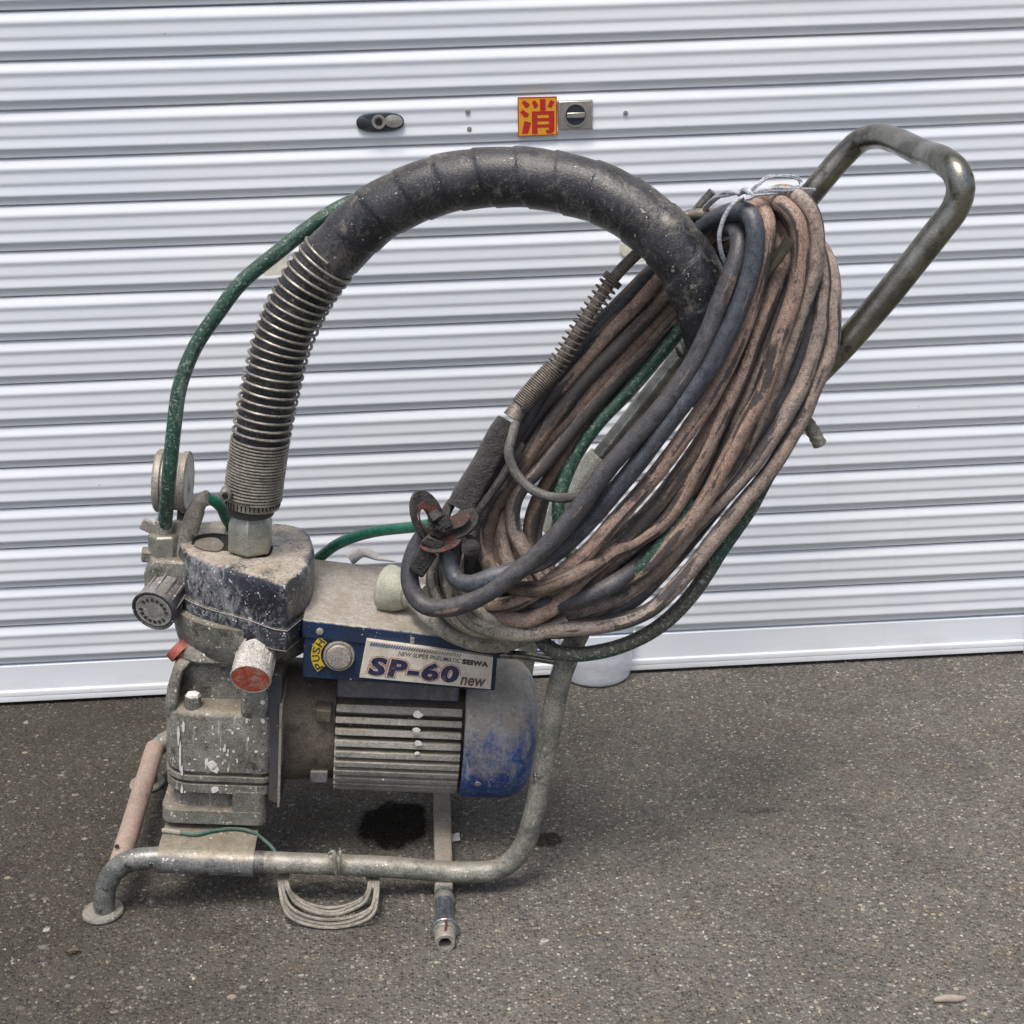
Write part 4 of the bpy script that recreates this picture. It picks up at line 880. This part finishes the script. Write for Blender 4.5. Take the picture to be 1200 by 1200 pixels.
# ------------------------------------------------------------------ hoses hung on the handle
def hose(name, label, mat, pts, r, n=16, step=.006, cat='hose', group=None, wob=.012):
    W_ = [W(L(*p)) for p in pts]; b = MB(); b.tube(W_, r, n, step, wob=wob)
    o = b.build(name, mat, origin=min(W_, key=lambda p: p.z)); o['label'] = label; o['category'] = cat
    g = {'spray_hose': 'spray hoses of the coil', 'dark_hose': 'dark hoses inside the coil', 'green_hose': 'green hoses of the coil', 'caked_hose': 'plaster-caked hoses at the foot of the coil'}.get(name, group)
    if g: o['group'] = g
    return o
HR = .0108
TOPC = lambda du, dv, y: (858+du, 250+dv, y)
# brown spray hose: one long run of loops, each down the right side, round the bottom and up the left side
loop_a = [(866, 262, .03), (880, 244, .0), (893, 246, -.04), (899, 262, -.055), (898, 285, -.058), (893, 310, -.058), (884, 345, -.06), (873, 380, -.062), (860, 412, -.064), (833, 466, -.066), (810, 499, -.068), (789, 529, -.07), (760, 566, -.07), (723, 608, -.07), (691, 644, -.068), (653, 675, -.064), (618, 699, -.055), (588, 709, -.04), (560, 705, -.01), (538, 692, .02), (527, 668, .03), (534, 636, .04), (552, 604, .05), (580, 560, .06), (612, 508, .065), (632, 480, .07), (657, 453, .07), (682, 425, .075), (712, 390, .08), (742, 360, .085), (775, 322, .09), (815, 286, .09)]
loop_b = [(852, 262, .05), (880, 248, .02), (905, 256, -.01), (922, 283, -.035), (920, 306, -.042), (908, 333, -.045), (897, 364, -.047), (884, 396, -.05), (874, 428, -.052), (858, 463, -.055), (842, 497, -.056), (827, 528, -.058), (812, 556, -.058), (794, 590, -.058), (773, 615, -.055), (745, 633, -.055), (720, 645, -.058), (700, 662, -.06), (672, 689, -.06), (648, 712, -.058), (616, 727, -.05), (590, 722, -.035), (568, 716, -.01), (550, 702, .015), (541, 680, .03), (547, 640, .04), (560, 596, .05), (575, 567, .06), (596, 546, .065), (632, 501, .075), (660, 470, .078), (692, 438, .08), (716, 413, .085), (750, 378, .09), (782, 340, .095), (820, 290, .10)]
loop_c = [(860, 246, .06), (885, 236, .02), (903, 234, -.03), (920, 242, -.05), (933, 258, -.06), (938, 288, -.062), (936, 317, -.062), (931, 345, -.062), (921, 376, -.062), (911, 405, -.062), (903, 435, -.062), (892, 464, -.062), (873, 498, -.062), (861, 522, -.062), (845, 552, -.062), (830, 580, -.06), (812, 607, -.06), (789, 633, -.058), (768, 657, -.055), (742, 675, -.05), (709, 690, -.045), (681, 699, -.035), (650, 702, -.02), (610, 693, .0), (582, 672, .01), (567, 652, .02), (563, 628, .03), (567, 604, .035), (580, 580, .04), (602, 555, .05), (622, 533, .06), (640, 513, .07), (667, 487, .08), (697, 453, .085), (727, 422, .09), (757, 386, .095), (790, 350, .10), (825, 300, .10)]
loop_d = [(872, 246, .07), (898, 232, .03), (920, 226, -.02), (941, 235, -.045), (953, 255, -.052), (957, 283, -.054), (955, 310, -.054), (949, 335, -.054), (939, 364, -.054), (928, 398, -.054), (916, 430, -.052), (905, 458, -.05), (890, 490, -.048), (872, 525, -.046), (850, 560, -.046), (826, 596, -.044), (800, 630, -.042), (770, 664, -.04), (735, 692, -.035), (700, 710, -.03), (662, 717, -.02), (625, 702, .0), (604, 676, .02), (590, 645, .03), (588, 618, .04), (594, 592, .05), (606, 572, .055), (630, 545, .065), (655, 512, .075), (690, 470, .085), (725, 432, .09), (760, 396, .1), (795, 355, .105), (830, 302, .11)]
loop_e = [(878, 252, .08), (905, 240, .04), (935, 248, -.01), (955, 285, -.03), (964, 325, -.04), (962, 356, -.045), (960, 384, -.048), (952, 418, -.05), (938, 455, -.052), (921, 486, -.053), (904, 514, -.053), (886, 540, -.053), (867, 563, -.052), (845, 586, -.05), (822, 609, -.045), (795, 640, -.04), (762, 675, -.035), (728, 700, -.03), (690, 710, -.025), (655, 697, -.01), (630, 665, .01), (612, 640, .02), (602, 618, .03), (601, 596, .035), (610, 572, .045), (636, 545, .06), (668, 505, .075), (700, 468, .085), (735, 430, .095), (770, 392, .105), (800, 360, .11), (832, 312, .115)]
loop_f = [(880, 258, .09), (915, 252, .05), (948, 275, .0), (968, 303, -.022), (975, 330, -.034), (976, 358, -.04), (976, 384, -.042), (973, 409, -.044), (966, 428, -.046), (953, 457, -.047), (941, 487, -.048), (929, 508, -.048), (911, 539, -.048), (892, 565, -.048), (873, 587, -.048), (849, 617, -.048), (833, 637, -.05), (812, 664, -.052), (789, 690, -.054), (766, 712, -.055), (737, 726, -.055), (700, 734, -.055), (665, 737, -.054), (637, 739, -.05), (610, 738, -.038), (587, 739, -.015), (565, 737, .005), (547, 727, .02), (531, 705, .03), (523, 672, .04)]
b_all = loop_a + loop_b + loop_c
hose('spray_hose', 'pinkish brown spray hose in front loops with black peeling skin on handle', M['brown'], b_all, HR)
hose('spray_hose', 'grey-brown hose loops in the middle of the coil, pale outermost lowest strand', M['brown2'], loop_d + loop_e + loop_f, HR)
def even(pts, n=60):
    q = [Vector(p) for p in pts]; d = [0]
    for i in range(1, len(q)): d.append(d[-1] + ((q[i]-q[i-1])*Vector((1, 1, 0)) if False else Vector((q[i].x-q[i-1].x, q[i].y-q[i-1].y, 0))).length)
    out = []; j = 0
    for k in range(n):
        t = d[-1]*k/(n-1)
        while j < len(q)-2 and d[j+1] < t: j += 1
        out.append(q[j].lerp(q[j+1], (t-d[j])/max(d[j+1]-d[j], 1e-6)))
    return out
def between(a, b, t, dy, n=26):                # a loop lying between two others, a little deeper
    A, B = even(a, n), even(b, n); ph = random.uniform(0, 6)
    return [tuple(A[k].lerp(B[k], t + .22*math.sin(k*.55+ph)) + Vector((0, 0, dy))) for k in range(n)]
hose('spray_hose', 'dusky brown hose loops sunk between the front brown loops of the coil', M['brown3'],
     between(loop_a, loop_b, .5, .020) + between(loop_b, loop_c, .45, .020), .0100)
hose('spray_hose', 'dusky grey-brown hose loops sunk between the outer loops of the coil', M['brown4'],
     between(loop_c, loop_d, .5, .020) + between(loop_d, loop_e, .5, .020) + between(loop_e, loop_d, .1, .03), .0098)
hose('spray_hose', 'narrow dark-skinned hose winding unevenly in and out of the front brown loops', M['brown4'],
     between(loop_b, loop_a, .30, .010) + between(loop_c, loop_b, .25, .012), .0088)
hose('spray_hose', 'narrow brown hose winding unevenly among the outer loops of the coil', M['brown3'],
     between(loop_d, loop_c, .30, .010) + between(loop_e, loop_d, .30, .010), .0088)
# black cable that ends at the gun, and the blue-black hose beside it
hose('black_cable', 'black rubber cable sweeping round the lowest left corner of the coil to the gun', M['cable'],
     [(845, 272, .05), (858, 266, .01), (866, 275, -.035), (866, 294, -.05), (859, 316, -.058), (845, 351, -.064), (834, 380, -.068), (822, 407, -.072), (811, 428, -.074), (777, 476, -.078), (740, 518, -.08), (709, 553, -.08), (688, 583, -.082), (663, 615, -.084), (632, 648, -.084), (594, 679, -.084), (556, 703, -.08), (520, 713, -.07), (495, 708, -.055), (483, 692, -.045), (480, 670, -.035), (486, 645, -.025), (498, 625, -.02)], .0122)
hose('blue_hose', 'blue-black hose bent sharply over the top knot and running down the coil front', M['bluehose'],
     [(800, 290, .09), (830, 262, .05), (850, 251, .0), (864, 248, -.03), (877, 250, -.052), (884, 264, -.064), (885, 290, -.07), (880, 318, -.074), (871, 347, -.076), (859, 377, -.078), (846, 404, -.08), (833, 428, -.08), (805, 467, -.08), (777, 504, -.08), (752, 537, -.078), (722, 574, -.074), (700, 600, -.068), (672, 630, -.064), (640, 655, -.064), (604, 668, -.07), (577, 676, -.074), (552, 684, -.07), (535, 679, -.055), (527, 663, -.045), (524, 645, -.04)], .0118)
hose('dark_hose', 'dark brown hose loop half hidden inside the left side of the coil', M['darkbrown'],
     [(868, 258, .07), (895, 262, .02), (912, 290, -.012), (922, 340, -.02), (930, 380, -.025), (943, 400, -.028), (932, 428, -.03), (912, 470, -.032), (888, 506, -.034), (868, 541, -.034), (838, 580, -.034), (808, 618, -.034), (765, 665, -.032), (720, 705, -.028), (676, 724, -.02), (630, 715, .0), (596, 690, .02), (581, 655, .03), (578, 624, .04), (589, 592, .05), (610, 560, .06), (650, 500, .075), (680, 466, .085), (712, 432, .09), (745, 398, .1), (775, 366, .11), (805, 335, .11)], .0105)
hose('dark_hose', 'black hose strand lying along the inner left edge of the coil under the spring', M['cable'],
     [(850, 258, .09), (815, 276, .1), (790, 296, .1), (766, 316, .095), (740, 342, .09), (725, 357, .088), (696, 386, .08), (671, 415, .075), (650, 440, .07), (630, 470, .065), (605, 510, .06), (578, 552, .055), (550, 595, .045), (530, 630, .035), (518, 665, .025), (512, 700, .015), (530, 728, .01), (565, 735, .02), (600, 725, .03), (640, 725, .0), (690, 728, -.02), (740, 705, -.028), (790, 655, -.03), (835, 600, -.03), (880, 540, -.028), (915, 480, -.022), (940, 420, -.015), (950, 350, .0), (940, 290, .01), (910, 262, .03), (880, 262, .06)], .0105)
hose('dark_hose', 'dark hose strand beside the green tube on the inner side of the coil', M['darkbrown'],
     [(845, 290, .11), (815, 335, .115), (797, 360, .115), (760, 404, .11), (727, 445, .105), (700, 480, .1), (672, 520, .09), (650, 552, .08), (632, 582, .07), (622, 612, .06), (622, 640, .05), (640, 672, .03), (675, 700, .0), (720, 690, -.02), (770, 645, -.025)], .0100)
hose('grey_hose', 'pale grey thin tube among the inner strands left of the green tube', M['greycable'],
     [(838, 300, .12), (810, 345, .12), (785, 385, .12), (740, 440, .115), (700, 492, .11), (665, 540, .1), (642, 575, .09), (634, 600, .08), (629, 630, .07), (640, 665, .05), (670, 690, .03)], .0080)
hose('green_hose', 'dirty green hose on the lowest outer edge of the coil, crossing the frame pipe', M['greendirty'],
     [(654, 612, .095), (662, 640, .08), (690, 662, .05), (720, 662, .0), (750, 644, -.03), (775, 640, -.025), (760, 672, -.025), (735, 700, -.025), (705, 730, -.02), (660, 740, -.015), (634, 742, -.015), (637, 753, -.026), (650, 763, -.034), (672, 767, -.038), (695, 765, -.04), (725, 758, -.04), (757, 744, -.04), (784, 725, -.038), (809, 699, -.036), (828, 672, -.034), (845, 645, -.032), (863, 619, -.03), (881, 592, -.028), (900, 556, -.026), (922, 520, -.022), (938, 480, -.018), (948, 430, -.012), (950, 370, .0)], .0104)
hose('green_hose', 'bright green tube on the inner side of the coil beside the rear pipe sleeve', M['greenhose'],
     [(850, 292, .10), (826, 340, .10), (802, 380, .098), (766, 425, .095), (731, 465, .09), (701, 496, .085), (677, 530, .08), (661, 564, .07), (655, 588, .06), (655, 610, .055), (662, 640, .05), (690, 665, .03), (712, 692, -.03), (738, 676, -.050), (768, 646, -.052), (792, 616, -.05), (812, 585, -.045)], .0096)
hose('caked_hose', 'plaster-caked pale hose bent round the bottom left of the coil above the label', M['whitecable'],
     [(665, 728, -0.045), (630, 742, -0.050), (600, 742, -0.045), (575, 738, -0.037), (556, 730, -0.031), (541, 716, -0.027), (530, 700, -0.025), (524, 678, -0.021), (526, 655, 0.018), (540, 625, 0.028)], .0108)
hose('caked_hose', 'plaster-caked pale hose just inside the other at the bottom left of the coil', M['whitecable'],
     [(640, 722, -0.033), (610, 730, -0.035), (588, 728, -0.033), (568, 720, -0.029), (552, 706, -0.025), (543, 690, -0.021), (539, 670, 0.016), (542, 650, 0.022), (556, 622, 0.033)], .0104)
hose('caked_hose', 'short plaster-caked hose strands standing upright behind the black gun cable', M['whitecable'],
     [(620, 740, -0.015), (580, 742, -0.020), (548, 735, -0.023), (522, 715, -0.025), (510, 695, -0.023), (507, 672, 0.014), (513, 650, 0.018), (528, 625, 0.028)], .0092)
hose('dark_hose', 'dark grimy hose seen only in the gaps between the front right strands', M['darkbrown'],
     [(880, 262, 0.038), (902, 268, -0.012), (914, 290, -0.037), (916, 318, -0.042), (905, 350, -0.044), (893, 380, -0.046), (880, 410, -0.048), (866, 442, -0.050), (850, 474, -0.052), (832, 505, -0.054), (812, 536, -0.056), (786, 572, -0.056), (752, 612, -0.056), (712, 650, -0.056), (672, 676, -0.085), (635, 690, -0.070), (602, 688, -0.045), (580, 675, -0.030), (571, 655, 0.018), (570, 630, 0.028), (580, 596, 0.038), (612, 545, 0.048), (650, 488, 0.063), (690, 440, 0.073), (730, 400, 0.078), (770, 358, 0.088), (820, 300, 0.098)], .0108)
hose('dark_hose', 'black sooty hose deep behind the outer right strands of the coil', M['cable'],
     [(900, 262, 0.028), (930, 270, -0.012), (944, 300, -0.032), (948, 340, -0.038), (944, 380, -0.042), (936, 420, -0.042), (922, 452, -0.042), (900, 488, -0.042), (878, 520, -0.042), (852, 552, -0.042), (824, 584, -0.042), (790, 622, -0.042), (750, 660, -0.042), (712, 688, -0.073), (670, 706, -0.065), (630, 706, -0.045), (600, 690, -0.025)], .0112)
# spray gun hanging from its hose
gun = thing('spray_gun', 'tar-black spray gun with red clover head hanging left of the hose coil', 'spray gun', W(L(505, 690, 0)))
g0 = gun.location.copy()
def G(u, v, y): return W(L(u, v, y)) - g0
b = MB(); e0, e1 = G(597, 494, .035), G(538, 596, .0); dd = (e1-e0).normalized(); yy = Vector((0, 1, 0)); yy = (yy-dd*yy.dot(dd)).normalized(); xx = dd.cross(yy)
ln = (e1-e0).length
rings = []
for k in range(9):
    t = k/8; wd = .0175*(1+.06*math.sin(t*9)) * (0.93 if k in (0, 8) else 1); hh = .013*(1+.05*math.sin(t*13))
    c = e0 + dd*ln*t; rings.append([c+xx*wd*math.copysign(abs(math.cos(a))**.45, math.cos(a))+yy*hh*math.copysign(abs(math.sin(a))**.45, math.sin(a)) for a in [2*math.pi*q/20 for q in range(20)]])
b.loft(rings); b.build('gun_handle', M['tar'], gun, smooth=50)
b = MB(); b.tube([G(612, 520, .03), G(595, 550, .012), G(572, 583, .0), G(556, 604, -.005)], .0065, 10, .005, wob=.06); b.tube([G(530, 588, .008), G(523, 600, .0), G(520, 615, -.01)], .007, 10, .005, wob=.08); b.tube([G(550, 590, 0), G(552, 606, -.01), G(540, 618, -.02)], .0075, 10, .005, wob=.08); b.build('trigger_frame', M['tar'], gun)
b = MB(); b.tube([G(600, 490, .036), G(612, 472, .042)], lambda t: .0135-.003*t, 14, .006); b.build('hose_socket', M['gunspring'], gun)
hpath = spline([G(606, 480, .038), G(630, 451, .045), G(650, 430, .05), G(685, 376, .058), (G(720, 325, .064)), G(757, 288, .07), G(800, 255, .07), G(845, 250, .06)], .003)
b = MB(); b.tube(hpath, .0078, 14, raw=True); gh = b.build('gun_hose', M['gunspring'], gun)
def gi(u, v, y): q = G(u, v, y); return min(range(len(hpath)), key=lambda i: (hpath[i]-q).length)
b = MB(); b.tube(helix(hpath, gi(609, 477, .04), gi(650, 430, .05), 22, .0128, 16), .0013, 6, raw=True); b.tube(helix(hpath, gi(650, 430, .05), gi(716, 329, .063), 15.5, .0132, 16), .0014, 6, raw=True); b.tube(helix(hpath, gi(714, 331, .063), gi(721, 325, .064), 3, .0135, 16), .0014, 6, raw=True); b.build('gun_spring', M['gunspring'], gh)
# clover head: left lobe with a finger hole, right lobe, lower lobe, rough block in the middle
def lobe(cu, cv, y, ru, rv, ang, hole, nrm, name, mats, thick=.006):
    c = G(cu, cv, y); n = Vector(nrm).normalized(); t = (Vector((0, 0, 1))-n*n.z).normalized(); s = t.cross(n)
    t, s = t*math.cos(ang)+s*math.sin(ang), s*math.cos(ang)-t*math.sin(ang); N = 28; b = MB()
    o = [c+s*ru*math.cos(2*math.pi*k/N)+t*rv*math.sin(2*math.pi*k/N) for k in range(N)]
    if hole:
        i = [c+s*(hole[0]+ru*hole[2]*math.cos(2*math.pi*k/N))+t*(hole[1]+rv*hole[3]*math.sin(2*math.pi*k/N)) for k in range(N)]
        base = len(b.v); b.v += o+i+[p-n*thick for p in o]+[p-n*thick for p in i]
        for k in range(N):
            l = (k+1) % N
            b.face((base+k, base+l, base+N+l, base+N+k)); b.face((base+2*N+k, base+3*N+k, base+3*N+l, base+2*N+l))
            b.face((base+k, base+2*N+k, base+2*N+l, base+l)); b.face((base+N+k, base+N+l, base+3*N+l, base+3*N+k))
    else: b.slab(o, -n*thick)
    return b.build(name, mats, gun, bevel=.0008)
lobe(503, 607, -.03, .0235, .0395, R(-14), (-.007, .004, .36, .34), (.55, -.78, .25), 'gun_lobe', M['tar'])
lobe(506, 610, -.0345, .0165, .029, R(-14), (-.0065, .006, .50, .48), (.55, -.78, .25), 'gun_lobe', M['redrust'], .003)
lobe(540, 614, -.045, .0165, .0265, R(48), None, (-.35, -.75, .55), 'gun_lobe', M['tar'])
lobe(536, 610, -.052, .010, .018, R(60), None, (-.35, -.75, .55), 'gun_lobe', M['redrust'], .003)
lobe(517, 634, -.055, .015, .028, R(78), None, (0, -.75, .65), 'gun_lobe', M['redrust'], .005)
b = MB()
for k in range(26):
    c = G(513+random.uniform(-10, 12), 616+random.uniform(-11, 10), -.055+random.uniform(-.008, .006)); s = random.uniform(.006, .013)
    rx = Matrix.Rotation(random.uniform(0, 3), 3, Vector((random.random(), random.random(), random.random()+.1)))
    b.box(c, (s, s*random.uniform(.6, 1.3), s*random.uniform(.6, 1.4)), (rx.col[0].copy(), rx.col[1].copy(), rx.col[2].copy()))
b.build('valve_block', M['tar'], gun, bevel=.0012)
def fq(cs, y): return [G(u, v, y) for u, v in cs]
b = MB(); b.hexa(fq([(478, 667), (495, 678), (513, 651), (492, 638)], -.055)[::-1], fq([(478, 667), (495, 678), (513, 651), (492, 638)], -.020)[::-1]); b.build('nozzle_block', M['tar'], gun, bevel=.003)
b = MB(); b.hexa(fq([(492, 636), (514, 650), (522, 636), (500, 627)], -.062)[::-1], fq([(492, 636), (514, 650), (522, 636), (500, 627)], -.022)[::-1]); b.build('nozzle_collar', M['tar'], gun, bevel=.003)
b = MB(); b.lathe(G(549, 637, -.03), (0.1, -1, .1), [(0, .0125), (.022, .0125), (.024, .008)], 18); b.tube([G(535, 636, -.04), G(533, 655, -.035), G(529, 668, -.03)], .010, 12, .005, wob=.12); b.tube([G(551, 645, -.02), G(550, 668, -.01), G(553, 690, .0)], .0085, 12, .005, wob=.05); b.build('gun_valve', M['tar'], gun)
hose('grey_cable', 'thin grey cable dropping from the gun handle and looping across the coil', M['greycable'],
     [(604, 497, .02), (600, 512, .0), (596, 530, -.01), (600, 546, -.015), (610, 562, -.02), (627, 576, -.03), (648, 583, -.035), (668, 583, -.045), (690, 577, -.055), (715, 565, -.05)], .0066, 12, wob=0)
# string that ties the coil
b = MB(); tp = lambda *a: [W(L(*q)) for q in a]
random.seed(3)
for k in range(7):
    j = lambda s=2.2: random.uniform(-s, s)
    b.tube(tp((826+j(), 243+j(), .06), (838+j(), 231+j(), .03), (852+j(), 227+j(), -.01), (868+j(), 226+j(1), -.04), (876, 227+j(1), -.05)), .0022, 7, .004)
for k in range(4):
    j = lambda s=1.6: random.uniform(-s, s)
    b.tube(tp((875, 227, -.05), (888+j(), 217+j(), -.05), (900+j(), 208+j(), -.045), (920+j(), 207+j(), -.04), (936+j(), 210+j(), -.035), (939+j(), 216+j(), -.035), (932+j(), 220+j(), -.04), (905+j(), 222+j(), -.05), (878, 227, -.055)), .0016, 7, .004)
b.tube(tp((877, 228, -.055), (862, 236, -.06), (850, 252, -.06), (843, 275, -.06), (845, 295, -.055), (853, 315, -.04)), .0028, 8, .004)
b.tube(tp((880, 229, -.055), (905, 227, -.05), (935, 222, -.02), (955, 222, .02)), .0018, 8, .004)
b.tube(tp((880, 229, -.04), (868, 232, -.03), (874, 222, -.055), (882, 230, -.06), (872, 233, -.06)), .0035, 8, .003)
o = b.build('tie_string', M['tie'], origin=W(L(876, 228, -.04))); o['label'] = 'silvery grey vinyl string knotted round the top of the hose coil'; o['category'] = 'string'
# braided rope end
rp = spline([W(L(*q)) for q in ((925, 478, .0), (938, 486, -.015), (947, 497, -.02), (954, 508, -.022), (961, 521, -.022))], .0015)
b = MB(); b.tube(rp, .0085, 20, raw=True, rfun=lambda d, a: .0011*abs(math.sin(d*330+2*a))+.0011*abs(math.sin(d*330-2*a))-.001)
o = b.build('rope', M['rope'], origin=rp[-1], smooth=60); o['label'] = 'short frayed end of braided rope sticking out right of the coil'; o['category'] = 'rope'
# thin cord coil hanging under the rail
H = lambda u, v, y: W(L(u, v, y))
cp = [H(386, 1000, -.012), H(391, 998, -.0215), H(393, 1012, -.0205), H(394, 1028, -.010), H(388, 1020, .016)]
for (lu, ru, v, zz, du) in ((336, 437, 1064, .010, 0), (340, 432, 1069, .008, 2), (333, 442, 1078, .006, -2), (331, 440, 1083, .005, 0), (338, 434, 1072, .012, 3), (330, 443, 1087, .004, 0)):
    cp += [H(352, 1014, .030), H(lu-1, 1022, .018), ground(lu-2, 1040, .040), ground(lu+6, v-17, .022), ground(lu+22, v-6, zz+.004), ground(386+du, v, zz), ground(ru-24, v-5, zz+.003), ground(ru-6, v-16, .020), ground(ru, 1040, .036), H(ru-3, 1026, .016), H(418, 1016, .028)]
b = MB(); b.tube(cp, .0026, 8, .004); b.tube([W(L(*q)) for q in ((397, 1000, -.012), (399, 998, -.0212), (398, 1012, -.0215), (396, 1030, -.010))], .0024, 8, .003)
o = b.build('cord', M['cord'], origin=min(cp, key=lambda p: p.z)); o['label'] = 'thin grey cord coiled and tied under the bottom frame pipe'; o['category'] = 'cord'
# translucent tub behind the frame
tb = ground(703, 796, 0); tb.y = min(tb.y, YS-.10); rr = .0705
tb = Vector((ground(703, 806, 0).x, ground(703, 806, 0).y + .060, 0))
b = MB(); b.lathe((tb.x, tb.y, .001), (0, 0, 1), [(0, .056), (.0015, .0615), (.006, .0655), (.030, .0690), (.085, .073), (.085, .0755), (.090, .0755), (.090, .0715), (.030, .0675), (.008, .0640), (.003, .058)], 48)
o = b.build('plastic_tub', M['bucket'], origin=tb, smooth=30); o['label'] = 'translucent plastic tub on the ground between frame pipe and shutter'; o['category'] = 'tub'
# bits lying on the asphalt
q = ground(1113, 1171, .004); b = MB(); b.tube([q+Vector((-.021, 0, 0)), q+Vector((-.008, .001, .001)), q+Vector((.010, .000, .0005)), q+Vector((.021, .001, 0))], lambda t: .0052*(1-.55*abs(2*t-1)**2.5), 12, .003)
o = b.build('wood_chip', M['butt'], origin=(q.x, q.y, 0)); o['label'] = 'pale elongated wood chip on the asphalt at lower right'; o['category'] = 'wood chip'
q = ground(86, 1117, .003); b = MB(); b.loft([[q+Vector((x, y*.004*(1-abs(x/.012)**2)+.002*math.sin(x*300), .003*abs(y)+h)) for y in (-1, 0, 1)] + [q+Vector((x, 0, h-.0008))] for x, h in ((-.011, .001), (-.005, .003), (0, .004), (.006, .002), (.011, .001))])
o = b.build('dry_leaf', M['leaf'], origin=(q.x, q.y, 0)); o['label'] = 'small curled orange leaf on the asphalt by the left foot'; o['category'] = 'leaf'
q = ground(534, 982, .002); b = MB(); b.slab([q+Vector((-.006, -.010, 0)), q+Vector((.007, -.012, .003)), q+Vector((.006, .010, .002)), q+Vector((.001, .006, .004)), q+Vector((-.007, .009, 0))], (0, 0, .0012))
o = b.build('paper_scrap', M['splash'], origin=(q.x, q.y, 0)); o['label'] = 'tiny white paper scrap on the ground beside the axle beam'; o['category'] = 'scrap'
